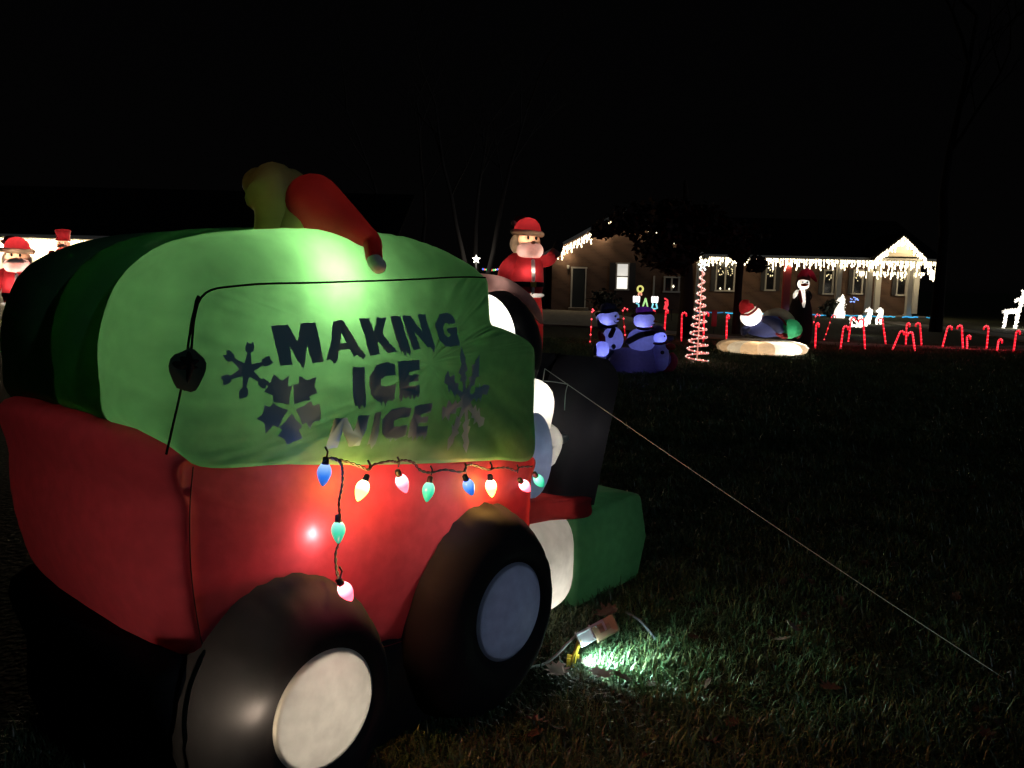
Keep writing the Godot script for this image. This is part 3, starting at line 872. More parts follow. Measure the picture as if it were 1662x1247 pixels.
# ---------------------------------------------------------------- rope and floodlight
func rope_and_floodlight() -> void:
	var v := Transform3D(Basis(Vector3.UP, deg_to_rad(50)), Vector3(0.037, 0.000, -2.833))
	var a: Vector3 = v * Vector3(0.71, 1.195, -0.45)
	var b: Vector3 = Vector3(2.077, 0.000, -3.131)
	var pts := []
	for i in 25:
		var t := i / 24.0
		pts.append(a.lerp(b, t) - Vector3(0, 0.012 * sin(PI * t), 0))
	var o := thing("guy_rope", "thin pale guy rope running from the inflatable down to the lawn", "rope")
	var rm := mat(0.62, 0.68, 0.60, 0.2, 0.9)
	part("rope", tube(pts, [0.0017], 6), rm, o)
	var loop := []
	for p in [Vector3(0.0, 0, 0), Vector3(-0.012, -0.10, 0.01), Vector3(-0.02, -0.22, 0.0), Vector3(-0.05, -0.30, 0)]:
		loop.append(a + p)
	part("rope_end", tube(spline(loop, 5), [0.0025], 6), rm, o)
	var k: Vector3 = a.lerp(b, 0.055)
	part("rope_loop", tube(spline([k, k + Vector3(-0.07, 0.012, 0.02), k + Vector3(-0.15, 0.02, 0.04)], 5), [0.0022], 6), rm, o)
	part("rope_tail", tube(spline([k, k + Vector3(-0.01, -0.04, 0.01), k + Vector3(-0.012, -0.12, 0.0)], 5), [0.0022], 6), rm, o)
	var peg := thing("tent_peg", "thin metal peg holding the guy rope in the grass", "peg", b)
	part("shaft", tube([Vector3(0.02, -0.02, -0.01), Vector3(0, 0.03, 0), Vector3(-0.006, 0.05, 0.004), Vector3(-0.018, 0.046, 0.006)], [0.003], 6), mat(0.3, 0.3, 0.3, 0.4), peg)
	# the floodlight on its ground stake, seen from behind
	var base: Vector3 = Vector3(0.281, 0.000, -3.183)
	var f := thing("stake_floodlight", "small white floodlight on a yellow ground stake shining on the grass", "floodlight", base)
	var white := mat(0.55, 0.62, 0.66, 0.45)
	part("stake", limb([Vector3(-0.005, -0.01, 0.0), Vector3(0.0, 0.03, 0), Vector3(0.012, 0.07, 0), Vector3(0.022, 0.11, 0.005)], [0.010, 0.014, 0.009, 0.010], 10), mat(0.65, 0.48, 0.05, 0.5), f)
	part("stake_fin", boxes([[Vector3(0.0, 0.045, 0), Vector3(0.05, 0.012, 0.012)], [Vector3(-0.012, 0.02, 0.005), Vector3(0.03, 0.035, 0.010)]]), mat(0.65, 0.48, 0.05, 0.5), f)
	var tilt := Basis(Vector3(0, 0, 1), deg_to_rad(31)) * Basis(Vector3(1, 0, 0), deg_to_rad(48))
	var head := part("lamp_housing", rbox(Vector3(0.105, 0.022, 0.075), 0.006), mat(0.42, 0.32, 0.20, 0.6), f, Vector3(0.135, 0.155, -0.03))
	head.basis = tilt
	part("housing_label", boxes([[Vector3(0.0, 0.0235, 0.002), Vector3(0.05, 0.001, 0.025)]]), mat(0.30, 0.20, 0.13, 0.7), head)
	part("screw", lathe([Vector2(0.005, 0.022), Vector2(0.005, 0.025), Vector2(0.001, 0.0255)], 10, Basis.IDENTITY, Vector3(-0.03, 0, -0.02)), white, head)
	var br := part("bracket", boxes([[Vector3(0.0, 0.0, 0.0), Vector3(0.065, 0.006, 0.060)], [Vector3(0.033, 0.012, 0.0), Vector3(0.005, 0.026, 0.060)], [Vector3(-0.033, 0.012, 0.0), Vector3(0.005, 0.026, 0.060)]]), white, f, Vector3(0.052, 0.132, 0.0))
	br.basis = tilt
	var yoke := part("yoke", boxes([[Vector3(0, 0, 0), Vector3(0.13, 0.007, 0.010)], [Vector3(0.062, 0.0, 0.018), Vector3(0.010, 0.007, 0.045)]]), white, f, Vector3(0.062, 0.165, -0.012))
	yoke.basis = tilt
	# the lit lens under the bracket and its beam
	part("lamp_lens", blob(Vector3.ZERO, Vector3(0.010, 0.006, 0.010), Basis.IDENTITY, 1.0, 12), glow(0.75, 1.0, 0.92, 2.0), f, Vector3(0.050, 0.112, 0.006))
	var s := SpotLight3D.new()
	s.name = "beam"
	f.add_child(s)
	s.position = Vector3(0.053, 0.100, 0.008)
	s.basis = Basis.looking_at(Vector3(0.72, -0.68, -0.10))
	s.light_color = lin(0.60, 1.0, 0.86)
	s.light_energy = 1.5
	s.spot_angle = 62.0
	s.spot_angle_attenuation = 1.0
	s.light_size = 0.01
	lamp(f, Vector3(0.050, 0.098, 0.030), Color(0.8, 1.0, 0.95), 0.012, 0.008)
	s.spot_range = 30.0
	s.shadow_enabled = true
	var cord := thing("power_cord", "grey power cord lying from the floodlight towards the front wheel", "cord")
	part("cord", tube(spline([base + Vector3(0.01, 0.135, -0.005), base + Vector3(-0.03, 0.10, 0.01), base + Vector3(-0.08, 0.05, 0.02), base + Vector3(-0.13, 0.02, 0.03), base + Vector3(-0.22, 0.012, 0.06)], 6), [0.0055], 8), mat(0.45, 0.5, 0.5, 0.6), cord)
	var cord2 := thing("extension_cord", "dim grey extension cord in the grass right of the floodlight", "cord")
	part("cord", tube(spline([Vector3(0.570, 0.030, -3.681), Vector3(0.611, 0.040, -3.583), Vector3(0.645, 0.030, -3.494), Vector3(0.668, 0.015, -3.426)], 6), [0.006], 8), mat(0.10, 0.10, 0.13, 0.7), cord2)

# ---------------------------------------------------------------- left garage
func left_garage() -> void:
	var z := -25.0
	var o := thing("left_garage", "white sided garage glowing under its eave behind the inflatable's rear end", "building", Vector3.ZERO)
	var x0 := -22.0
	var x1 := -4.0
	var top := Vector2(-14.651, 2.480).y
	part("wall", boxes([[Vector3((x0 + x1) / 2, top / 2, z - 0.2), Vector3(x1 - x0, top, 0.3)]]), mat(0.3, 0.3, 0.28, 0.8), o)
	var side := mat(0.50, 0.48, 0.42, 0.6)
	var st := SurfaceTool.new()
	st.begin(Mesh.PRIMITIVE_TRIANGLES)
	st.set_smooth_group(-1)
	add_box(st, Vector3.ZERO, Vector3(x1 - x0, 0.19, 0.022), Basis(Vector3(1, 0, 0), 0.09))
	var m := done(st)
	for i in 14:
		part("siding_board", m, side, o, Vector3((x0 + x1) / 2, top - 0.12 - 0.18 * i, z - 0.03))
	part("roof", prism([Vector2(-0.5, top + 0.02), Vector2(-0.5, top + 0.14), Vector2(4.2, top + 2.0), Vector2(4.2, top + 1.88)], 0, x1 - x0 + 0.8), mat(0.006, 0.006, 0.006, 0.95, 0.1), o, Vector3(x0 - 0.4, 0, z)).rotation.y = PI / 2
	part("gutter", boxes([[Vector3((x0 + x1) / 2, top + 0.06, z + 0.50), Vector3(x1 - x0 + 0.8, 0.11, 0.11)]]), mat(0.4, 0.38, 0.34, 0.5), o)
	part("soffit", boxes([[Vector3((x0 + x1) / 2, top - 0.005, z + 0.22), Vector3(x1 - x0 + 0.6, 0.02, 0.44)]]), mat(0.6, 0.58, 0.5, 0.6), o)
	icicles("icicle_light_string", "white icicle lights blazing along the left garage eave", Vector3(-17.0, top - 0.02, z + 0.36), Vector3(-6.0, top - 0.02, z + 0.36), 0.62, 12.0, 2.2, 1.0, 0.03)

func icicles(called: String, label: String, a: Vector3, b: Vector3, drop: float, per_m: float, e: float, spacing := 1.3, r := 0.042) -> void:
	var o := thing(called, label, "string lights", Vector3.ZERO, 0.0, "icicle light strings")
	var at := []
	var long := a.distance_to(b)
	var n := int(long * per_m)
	for i in n:
		var p := a.lerp(b, (i + rng.randf_range(-0.3, 0.3)) / n)
		var d: float = drop * [0.35, 0.8, 0.5, 1.0, 0.65][i % 5] * rng.randf_range(0.8, 1.1)
		var y := 0.02
		while y < d:
			at.append(p + Vector3(rng.randf_range(-0.025, 0.025), -y, rng.randf_range(-0.02, 0.02)))
			y += rng.randf_range(0.055, 0.085)
	part("wire", tube([a, b], [0.012], 6), mat(0.5, 0.5, 0.45), o)
	part("light_bulbs", bulbs_mesh(at, r), glow(1.0, 0.84, 0.58, 4.0), o, Vector3.ZERO, "stuff")
	var k := maxi(1, int(long / spacing))
	for i in k:
		lamp(o, a.lerp(b, (i + 0.5) / k) + Vector3(0, -drop * 0.45, 0.04), WARM, e, 0.04)

# ---------------------------------------------------------------- brick house
func window_at(o: Node, c: Vector3, w: float, h: float, lit := 0, panes := 2, shutters := 0.0) -> void:
	var fr := mat(0.45, 0.42, 0.36, 0.6)
	var win := part("window", boxes([[Vector3(0, h / 2, 0), Vector3(w + 0.1, 0.07, 0.08)], [Vector3(0, -h / 2, 0), Vector3(w + 0.14, 0.08, 0.12)], [Vector3(-w / 2, 0, 0), Vector3(0.07, h - 0.09, 0.08)], [Vector3(w / 2, 0, 0), Vector3(0.07, h - 0.09, 0.08)]]), fr, o, c)
	var glass: Material = mat(0.012, 0.012, 0.014, 0.12, 0.6)
	if lit:
		glass = glow(1.0, 0.97, 0.86, 1.1)
	for i in panes:
		var pw := (w - 0.1) / (panes if lit == 0 else 1)
		if lit:
			part("pane_window_light", boxes([[Vector3(0, h * (0.25 - 0.5 * i), -0.02), Vector3(w - 0.08, h * 0.5 - 0.07, 0.02)]]), glass if i == 1 else glow(1.0, 0.96, 0.86, 0.62), win)
		else:
			part("pane", boxes([[Vector3((i + 0.5) * pw - (w - 0.1) / 2, 0, -0.02), Vector3(pw - 0.04, h - 0.1, 0.02)]]), glass, win)
	if lit:
		part("sash", boxes([[Vector3(0, 0, 0.01), Vector3(w - 0.08, 0.06, 0.06)]]), fr, win)
	elif panes > 1:
		part("mullion", boxes([[Vector3(0, 0, 0.01), Vector3(0.08, h - 0.1, 0.06)]]), fr, win)
	if shutters > 0:
		for s in [-1.0, 1.0]:
			part("shutter", boxes([[Vector3(s * (w / 2 + shutters / 2 + 0.06), 0, 0.02), Vector3(shutters, h + 0.06, 0.05)]]), mat(0.02, 0.018, 0.018, 0.7), win)

func wreath_light(o: Node, c: Vector3, r: float, drop := 0.0) -> void:
	var at := []
	for i in 11:
		var a := TAU * i / 11
		if rng.randf() < 0.75:
			at.append(c + Vector3(cos(a) * r * 0.7, sin(a) * r, 0.03) + Vector3(rng.randfn(), rng.randfn(), 0) * 0.03)
	part("wreath_light", bulbs_mesh(at, 0.028), glow(1.0, 0.80, 0.46, 1.3), o, Vector3.ZERO, "stuff")
	if drop > 0:
		part("candle_light", bulbs_mesh([c + Vector3(0.0, -drop, 0.05)], 0.05), glow(1.0, 0.86, 0.62, 2.0), o)

func brick_house() -> void:
	var o := thing("brick_house", "long brown brick house with white porch posts strung with icicle lights", "house")
	var brick := mat(1, 1, 1, 0.9, 0.2)
	var bt := Image.create(256, 256, false, Image.FORMAT_RGB8)
	for y in 256:
		for x in 256:
			var row := y / 16
			var joint := y % 16 < 2 or (x + (row % 2) * 16) % 32 < 2
			var k := 0.8 + 0.4 * absf(sin((x + (row % 2) * 16) / 32 * 12.9898 + row * 78.233))
			bt.set_pixel(x, y, lin(0.12, 0.10, 0.08) if joint else lin(0.11 * k, 0.062 * k, 0.042 * k))
	brick.albedo_texture = ImageTexture.create_from_image(bt)
	brick.uv1_triplanar = true
	brick.uv1_world_triplanar = true
	brick.uv1_scale = Vector3.ONE * 0.85
	var trim := mat(0.5, 0.47, 0.40, 0.6)
	var roofm := mat(0.007, 0.007, 0.007, 0.95, 0.1)
	var zw := -42.0
	var zm := -45.0
	# left wing: gable end facing the lawn
	var el: Vector2 = Vector2(1.938, 3.047)
	var ap: Vector2 = Vector2(5.504, 5.056)
	var er: Vector2 = Vector2(9.327, 3.087)
	part("gable_wall", prism([Vector2(el.x, 0), el, ap, er, Vector2(er.x, 0)], zw, zw - 0.3), brick, o)
	part("side_wall", boxes([[Vector3(el.x + 0.15, el.y / 2, zw - 4.3), Vector3(0.3, el.y, 8.0)]]), brick, o)
	part("side_wall", boxes([[Vector3(er.x - 0.15, er.y / 2, zw - 1.65), Vector3(0.3, er.y, 2.7)]]), brick, o)
	var dl := (el - ap).normalized()
	var dr := (er - ap).normalized()
	var eo := el + dl * 0.6
	var ro := er + dr * 0.6
	part("roof", prism([ap + Vector2(0, 0.02), eo + Vector2(0, 0.02), eo + Vector2(0, 0.2), ap + Vector2(0, 0.26), ro + Vector2(0, 0.2), ro + Vector2(0, 0.02)], zw + 0.55, zw - 9.0), roofm, o)
	part("rake_board", prism([ap, eo, eo + Vector2(0, 0.17), ap + Vector2(0, 0.2)], zw + 0.62, zw + 0.57), trim, o)
	part("rake_board", prism([ap, ap + Vector2(0, 0.2), ro + Vector2(0, 0.17), ro], zw + 0.62, zw + 0.57), trim, o)
	icicles("icicle_light_string", "icicle lights on the left slope of the brick gable", Vector3(eo.x + 0.2, eo.y + 0.02, zw + 0.45), Vector3(ap.x, ap.y - 0.12, zw + 0.45), 0.55, 9.0, 1.1, 1.5)
	icicles("icicle_light_string", "icicle lights on the right slope of the brick gable behind the tree", Vector3(ap.x + 0.3, ap.y - 0.2, zw + 0.45), Vector3(ro.x - 0.2, ro.y + 0.02, zw + 0.45), 0.4, 4.0, 0.4, 2.0)
	# main range behind its porch
	var ml := er.x
	var mr: float = Vector2(22.155, 2.861).x
	var ev: float = Vector2(16.061, 2.883).y
	part("main_wall", boxes([[Vector3((ml + mr) / 2, ev / 2, zm - 0.15), Vector3(mr - ml, ev, 0.3)]]), brick, o)
	part("end_wall", boxes([[Vector3(mr - 0.15, ev / 2, zm - 3.3), Vector3(0.3, ev, 6.0)]]), brick, o)
	part("porch_ceiling", boxes([[Vector3((ml + mr) / 2 + 0.2, ev + 0.03, zm + 1.05), Vector3(mr - ml + 0.8, 0.06, 2.1)]]), trim, o)
	part("roof", prism([Vector2(-2.3, ev + 0.08), Vector2(-2.3, ev + 0.26), Vector2(3.5, ev + 2.6), Vector2(9.5, ev + 0.26), Vector2(9.5, ev + 0.08), Vector2(3.5, ev + 2.4)], 0, mr - ml + 0.5), roofm, o, Vector3(ml - 0.2, 0, zm)).rotation.y = PI / 2
	part("gutter", boxes([[Vector3((ml + mr) / 2 + 0.2, ev + 0.16, zm + 2.36), Vector3(mr - ml + 0.3, 0.14, 0.12)]]), trim, o)
	icicles("icicle_light_string", "long run of icicle lights along the main porch eave", Vector3(ml + 0.1, ev + 0.08, zm + 2.26), Vector3(mr + 0.2, ev + 0.08, zm + 2.26), 0.60, 8.0, 0.45, 1.3)
	icicles("icicle_light_string", "second lower run of icicle lights under the small porch gable", Vector3(Vector2(18.647, 2.271).x, Vector2(18.636, 2.403).y, zm + 1.0), Vector3(mr + 0.1, Vector2(18.636, 2.403).y, zm + 1.0), 0.36, 8.0, 0.3, 1.6)
	# small lit gable at the right end of the porch
	var gl: Vector2 = Vector2(18.881, 3.031)
	var gp: Vector2 = Vector2(20.039, 4.132)
	var gr: Vector2 = Vector2(21.079, 2.858)
	gl.y = ev + 0.30
	gr.y = gl.y
	part("porch_gable", prism([gl, gp, gr], -42.6, -42.8), mat(0.5, 0.44, 0.34, 0.7), o)
	for i in 5:
		var t0 := 0.1 + 0.17 * i
		var xa := lerpf(gl.x, gp.x, t0)
		var xb := lerpf(gr.x, gp.x, t0)
		part("siding_board", boxes([[Vector3((xa + xb) / 2, lerpf(gl.y, gp.y, t0), -42.58), Vector3(xb - xa, 0.15, 0.03)]]), mat(0.55, 0.48, 0.36, 0.7), o)
	part("gable_roof", prism([gp + Vector2(0, 0.05), gl + Vector2(-0.3, -0.2), gl + Vector2(-0.3, -0.02), gp + Vector2(0, 0.25), gr + Vector2(0.3, -0.02), gr + Vector2(0.3, -0.2)], -42.2, -45.0), roofm, o)
	icicles("icicle_light_string", "icicle lights up the left side of the small porch gable", Vector3(gl.x - 0.2, gl.y - 0.1, -42.15), Vector3(gp.x, gp.y + 0.05, -42.15), 0.42, 11.0, 0.6, 0.8)
	icicles("icicle_light_string", "icicle lights down the right side of the small porch gable", Vector3(gp.x, gp.y + 0.05, -42.15), Vector3(gr.x + 0.25, gr.y - 0.15, -42.15), 0.42, 11.0, 0.6, 0.8)
	icicles("icicle_light_string", "tangled icicle lights wrapping the right corner of the porch", Vector3(mr - 0.4, ev - 0.25, -42.6), Vector3(mr + 0.35, ev - 0.45, -43.6), 0.6, 11.0, 0.4, 0.8)
	# porch floor and posts
	part("porch_floor", boxes([[Vector3((ml + mr) / 2 + 0.1, 0.03, zm + 1.1), Vector3(mr - ml + 0.5, 0.06, 2.2)]]), mat(0.14, 0.12, 0.10, 0.9), o)
	for x in [Vector2(17.114, 1.747).x, Vector2(18.738, 1.783).x, Vector2(20.881, 1.831).x]:
		var p := part("porch_post", boxes([[Vector3(0, ev / 2 + 0.03, 0), Vector3(0.24, ev - 0.06, 0.24)]]), trim, o, Vector3(x, 0, -42.9))
		part("post_cap", boxes([[Vector3(0, ev - 0.06, 0), Vector3(0.34, 0.12, 0.34)]]), trim, p)
		part("post_foot", boxes([[Vector3(0, 0.13, 0), Vector3(0.32, 0.14, 0.32)]]), trim, p)
	for x in [Vector2(19.953, 1.801).x, Vector2(22.046, 1.848).x]:
		part("porch_post", boxes([[Vector3(x, ev / 2 + 0.09, -44.6), Vector3(0.28, ev - 0.18, 0.2)]]), trim, o)
	part("ribbon_post", boxes([[Vector3(Vector2(14.385, 1.685).x, ev / 2 + 0.09, -42.9), Vector3(0.36, ev - 0.18, 0.24)]]), mat(0.30, 0.02, 0.02, 0.6), o)
	part("downspout", boxes([[Vector3(er.x + 0.12, er.y / 2, zw + 0.08), Vector3(0.14, er.y, 0.1)]]), trim, o)
	# doors and windows
	var d0: Vector2 = Vector2(3.325, 1.378)
	var door := part("door", boxes([[Vector3(0, 0, 0), Vector3(0.62, 2.0, 0.05)]]), mat(0.012, 0.016, 0.016, 0.5), o, Vector3(d0.x, 1.2, zw + 0.03))
	part("door_frame", boxes([[Vector3(-0.36, 0, 0), Vector3(0.08, 2.0, 0.1)], [Vector3(0.36, 0, 0), Vector3(0.05, 2.0, 0.1)], [Vector3(0, 1.04, 0), Vector3(0.84, 0.08, 0.1)]]), trim, door)
	part("step", boxes([[Vector3(0, -1.08, 0.3), Vector3(1.0, 0.16, 0.6)]]), mat(0.3, 0.27, 0.23, 0.9), door)
	part("wall_sconce", rbox(Vector3(0.12, 0.2, 0.1), 0.02), trim, o, Vector3(Vector2(2.759, 2.154).x, Vector2(2.759, 2.154).y, zw + 0.08))
	var w1: Vector2 = Vector2(5.571, 1.839)
	window_at(o, Vector3(w1.x, w1.y, zw + 0.05), 0.62, 1.34, 1, 2, 0.3)
	lamp(o, Vector3(w1.x, w1.y, zw + 0.25), WHITE, 0.02, 0.2)
	part("door_frame", boxes([[Vector3(7.215, 1.213, -41.950), Vector3(0.08, 1.4, 0.08)]]), trim, o)
	var w2: Vector2 = Vector2(8.135, 1.486)
	window_at(o, Vector3(w2.x, w2.y, zw + 0.05), 0.75, 0.75, 0, 2)
	part("candle_light", bulbs_mesh([Vector3(8.206, 1.394, -41.850)], 0.06), glow(1.0, 0.86, 0.62, 2.0), o)
	var w3: Vector2 = Vector2(11.661, 1.951)
	window_at(o, Vector3(w3.x, w3.y, zm + 0.05), 1.0, 1.5, 0, 2, 0.25)
	wreath_light(o, Vector3(w3.x - 0.26, w3.y + 0.32, zm + 0.06), 0.2, 0.95)
	wreath_light(o, Vector3(w3.x + 0.24, w3.y + 0.30, zm + 0.06), 0.2, 0.95)
	for px in [Vector2(14.152, 1.939), Vector2(17.368, 1.808), Vector2(19.003, 1.845), Vector2(21.426, 1.832)]:
		window_at(o, Vector3(px.x, px.y, zm + 0.05), 0.5, 1.3, 0, 1, 0.22)
		wreath_light(o, Vector3(px.x, px.y + 0.30, zm + 0.06), 0.17)
	# bushes against the wall
	for e in [[Vector3(4.454, 0.268, -40.000), 1.1, "dark rounded shrub against the brick wall near the dark door"], [Vector3(16.298, 0.545, -41.500), 0.8, "low dark shrub at the foot of the porch post"]]:
		var b := thing("shrub", e[2], "shrub", Vector3(e[0].x, 0, e[0].z))
		leaf_cloud("foliage", b, [[Vector3(0, e[1] * 0.55, 0), Vector3(e[1] * 0.8, e[1] * 0.6, e[1] * 0.6)]], 420, 0.12, mat(0.012, 0.018, 0.01, 0.8))
		part("stem", tube([Vector3.ZERO, Vector3(0, e[1] * 0.5, 0)], [0.04, 0.02], 6), mat(0.03, 0.02, 0.015, 0.9), b)
	# blue rope light along the porch edge
	var rl := thing("blue_rope_light", "thin glowing blue rope light along the edge of the porch floor", "rope light")
	var x := ml + 0.3
	while x < mr:
		var w := rng.randf_range(0.5, 1.6)
		var run := []
		for i in 7:
			run.append(Vector3(minf(x + w * i / 6.0, mr + 0.1), 0.06 + 0.02 * sin(x * 3.0 + i * 1.7), zm + 2.28 + 0.02 * cos(i * 2.3)))
		part("rope_light", tube(run, [0.03], 6, true), glow(0.05, rng.randf_range(0.4, 0.6), 0.95, rng.randf_range(0.25, 1.0)), rl)
		x += w + (rng.randf_range(0.1, 0.6) if rng.randf() < 0.4 else 0.01)
	for i in 4:
		lamp(rl, Vector3(lerpf(ml + 2, mr - 1, i / 3.0), 0.30, zm + 2.4), Color(0.1, 0.55, 1.0), 0.02, 0.04)

func leaf_cloud(called: String, parent: Node, lobes: Array, count: int, size: float, m: Material) -> void:
	# real little leaves spread through the volume of the lobes
	var st := SurfaceTool.new()
	st.begin(Mesh.PRIMITIVE_TRIANGLES)
	st.set_smooth_group(-1)
	for i in count:
		var l = lobes[rng.randi() % lobes.size()]
		var d := Vector3(rng.randfn(), rng.randfn(), rng.randfn()).normalized() * pow(rng.randf(), 0.45)
		var c: Vector3 = l[0] + d * l[1] * rng.randf_range(0.8, 1.12)
		var b := Basis.from_euler(Vector3(rng.randf() * TAU, rng.randf() * TAU, rng.randf() * TAU)) * (size * rng.randf_range(0.6, 1.3))
		tri(st, c - b.x, c + b.y * 0.55, c + b.x)
		tri(st, c - b.x, c + b.x, c - b.y * 0.55 + b.z * 0.2)
	part(called, done(st), m, parent, Vector3.ZERO, "stuff")

# ---------------------------------------------------------------- trees
func branch(st: SurfaceTool, p: Vector3, d: Vector3, length: float, r: float, depth: int, spread: float) -> void:
	var pts := [p]
	var radii := [r]
	var q := p
	var dir := d
	for i in 5:
		dir = (dir + Vector3(rng.randf_range(-0.14, 0.14), 0.05, rng.randf_range(-0.14, 0.14))).normalized()
		q += dir * length / 5
		pts.append(q)
		radii.append(r * (1.0 - 0.13 * (i + 1)))
		if depth > 0 and i >= 1:
			var side := Vector3(rng.randfn(), rng.randfn() * 0.3, rng.randfn()).normalized()
			branch(st, q, (dir + side * spread).normalized(), length * rng.randf_range(0.45, 0.7), r * 0.45, depth - 1, spread)
	skin(st, tube_rings(pts, radii, 5 if depth < 2 else 8), true, false, true)

func bare_tree(label: String, at: Vector3, h: float, r: float, stems: int, m: Material) -> void:
	var t := thing("bare_tree", label, "tree", at, 0.0, "bare trees behind the yard")
	var st := SurfaceTool.new()
	st.begin(Mesh.PRIMITIVE_TRIANGLES)
	st.set_smooth_group(0)
	var tr := SurfaceTool.new()
	tr.begin(Mesh.PRIMITIVE_TRIANGLES)
	tr.set_smooth_group(0)
	for k in stems:
		var a := TAU * k / maxi(1, stems) + rng.randf()
		var d := Vector3(cos(a) * 0.25 * mini(1, stems - 1), 1, sin(a) * 0.25 * mini(1, stems - 1)).normalized()
		skin(tr, tube_rings([Vector3(0, -0.2, 0), d * h * 0.15, d * h * 0.3], [r, r * 0.85, r * 0.7], 9), true, false, false)
		branch(st, d * h * 0.29, d, h * 0.62, r * 0.7, 3, 0.75)
	part("trunk", done(tr), m, t)
	part("branches", done(st), m, t)

func trees() -> void:
	var bark := mat(0.03, 0.025, 0.02, 0.95, 0.2)
	bare_tree("pale bare tree with forked trunk left of the waving santa", Vector3(-1.426, -0.066, -32.000) * Vector3(1, 0, 1), 9.0, 0.13, 3, mat(0.035, 0.031, 0.028, 0.95, 0.2))
	bare_tree("faint bare tree behind the middle of the green hood", Vector3(-4.628, -0.342, -36.000) * Vector3(1, 0, 1), 10.0, 0.12, 2, mat(0.03, 0.027, 0.025, 0.95, 0.2))
	bare_tree("thick dark bare tree right of the porch end", Vector3(15.702, 0.425, -30.000) * Vector3(1, 0, 1), 12.0, 0.24, 1, mat(0.008, 0.006, 0.006, 0.95, 0.2))
	# the oak that still holds its leaves, in front of the gable
	var base := Vector3(5.089, 0.032, -24.000) * Vector3(1, 0, 1)
	var t := thing("oak_tree", "dark oak still holding brown leaves in front of the brick gable", "tree", base)
	part("trunk", limb([Vector3(0, -0.1, 0), Vector3(0.02, 1.2, 0), Vector3(-0.05, 2.6, 0), Vector3(-0.12, 3.6, 0.1), Vector3(-0.2, 4.5, 0.1)], [0.24, 0.19, 0.17, 0.12, 0.06], 12), bark, t)
	for e in [[Vector3(-0.1, 2.0, 0), Vector3(0.55, 2.75, 0.2), Vector3(1.2, 2.95, 0.3)], [Vector3(-0.1, 2.6, 0), Vector3(-1.0, 3.3, 0.2), Vector3(-2.3, 3.2, 0.3)], [Vector3(-0.15, 3.2, 0), Vector3(-1.0, 3.8, -0.3), Vector3(-1.9, 3.9, -0.2)], [Vector3(-0.1, 3.4, 0), Vector3(0.5, 3.7, 0), Vector3(1.1, 3.6, 0.2)], [Vector3(-0.15, 2.3, 0), Vector3(-0.7, 2.3, 0.4), Vector3(-1.2, 1.9, 0.6)]]:
		part("limb", tube(spline(e, 5), [0.07, 0.065, 0.06, 0.055, 0.05, 0.045, 0.04, 0.03, 0.025, 0.02, 0.012], 7), bark, t)
	var lobes := []
	for e in [[-2.55, 3.05, 0.35, 0.28], [-1.9, 3.35, 0.6, 0.45], [-1.3, 3.3, 0.75, 0.75], [-0.6, 3.0, 0.7, 0.8], [-1.0, 2.45, 0.6, 0.5], [-0.4, 2.2, 0.5, 0.45], [0.1, 2.7, 0.5, 0.5], [0.55, 2.85, 0.35, 0.25], [1.5, 2.5, 0.3, 0.25], [-0.5, 3.7, 0.7, 0.35], [0.4, 3.5, 0.6, 0.4], [1.1, 3.2, 0.4, 0.25]]:
		lobes.append([Vector3(e[0], e[1], 0.1), Vector3(e[2], e[3], e[2])])
	leaf_cloud("crown", t, lobes, 3600, 0.135, mat(0.03, 0.016, 0.013, 0.8, 0.3))
	var b2 := Vector3(7.185, -0.120, -26.000) * Vector3(1, 0, 1)
	var t2 := thing("young_tree", "slim dark tree trunk in front of the double porch window", "tree", b2)
	part("trunk", limb([Vector3(0, -0.1, 0), Vector3(0.0, 1.5, 0), Vector3(0.02, 2.6, 0), Vector3(0.06, 3.6, 0)], [0.14, 0.115, 0.11, 0.06], 10), bark, t2)
	leaf_cloud("crown", t2, [[Vector3(0.55, 2.25, 0), Vector3(0.35, 0.28, 0.3)], [Vector3(0.0, 3.2, 0), Vector3(0.9, 0.35, 0.7)], [Vector3(-0.5, 2.9, 0), Vector3(0.4, 0.25, 0.3)]], 700, 0.11, mat(0.018, 0.011, 0.009, 0.8, 0.3))
	# a bright star lamp at the foot of the pale tree and a far string of coloured lamps
	var s := thing("star_light", "single bright white star lamp in front of the pale bare tree", "lamp", Vector3(-1.467, 2.302, -31.000))
	var pts := []
	for i in 10:
		pts.append(Vector2(sin(TAU * i / 10), cos(TAU * i / 10)) * (0.17 if i % 2 == 0 else 0.075))
	part("star_lamp", prism(pts, -0.02, 0.02), glow(1, 0.95, 0.85, 3.0), s)
	part("stake", tube([Vector3(0, -0.1, 0), Vector3(0, -Vector2(-1.467, 2.302).y, 0)], [0.02], 6), M.wire, s)
	lamp(s, Vector3.ZERO, WHITE, 0.5, 0.08)
	var far := thing("coloured_light_string", "far string of tiny coloured lights left of the waving santa", "string lights")
	var ats := [[], [], [], []]
	var a: Vector3 = Vector3(-1.397, 1.991, -36.000)
	var b: Vector3 = Vector3(-0.364, 2.149, -36.000)
	for i in 14:
		ats[i % 4].append(a.lerp(b, i / 13.0) - Vector3(0, 0.1 * sin(PI * i / 13.0), 0))
	part("wire", tube([a, a.lerp(b, 0.5) - Vector3(0, 0.1, 0), b], [0.01], 5), M.wire, far)
	for k in 4:
		part("light_bulbs", bulbs_mesh(ats[k], 0.05, 1.0), glow([0.1, 1.0, 0.1, 1.0][k], [0.2, 0.2, 0.9, 0.7][k], [1.0, 0.1, 0.3, 0.4][k], 1.4), far, Vector3.ZERO, "stuff")

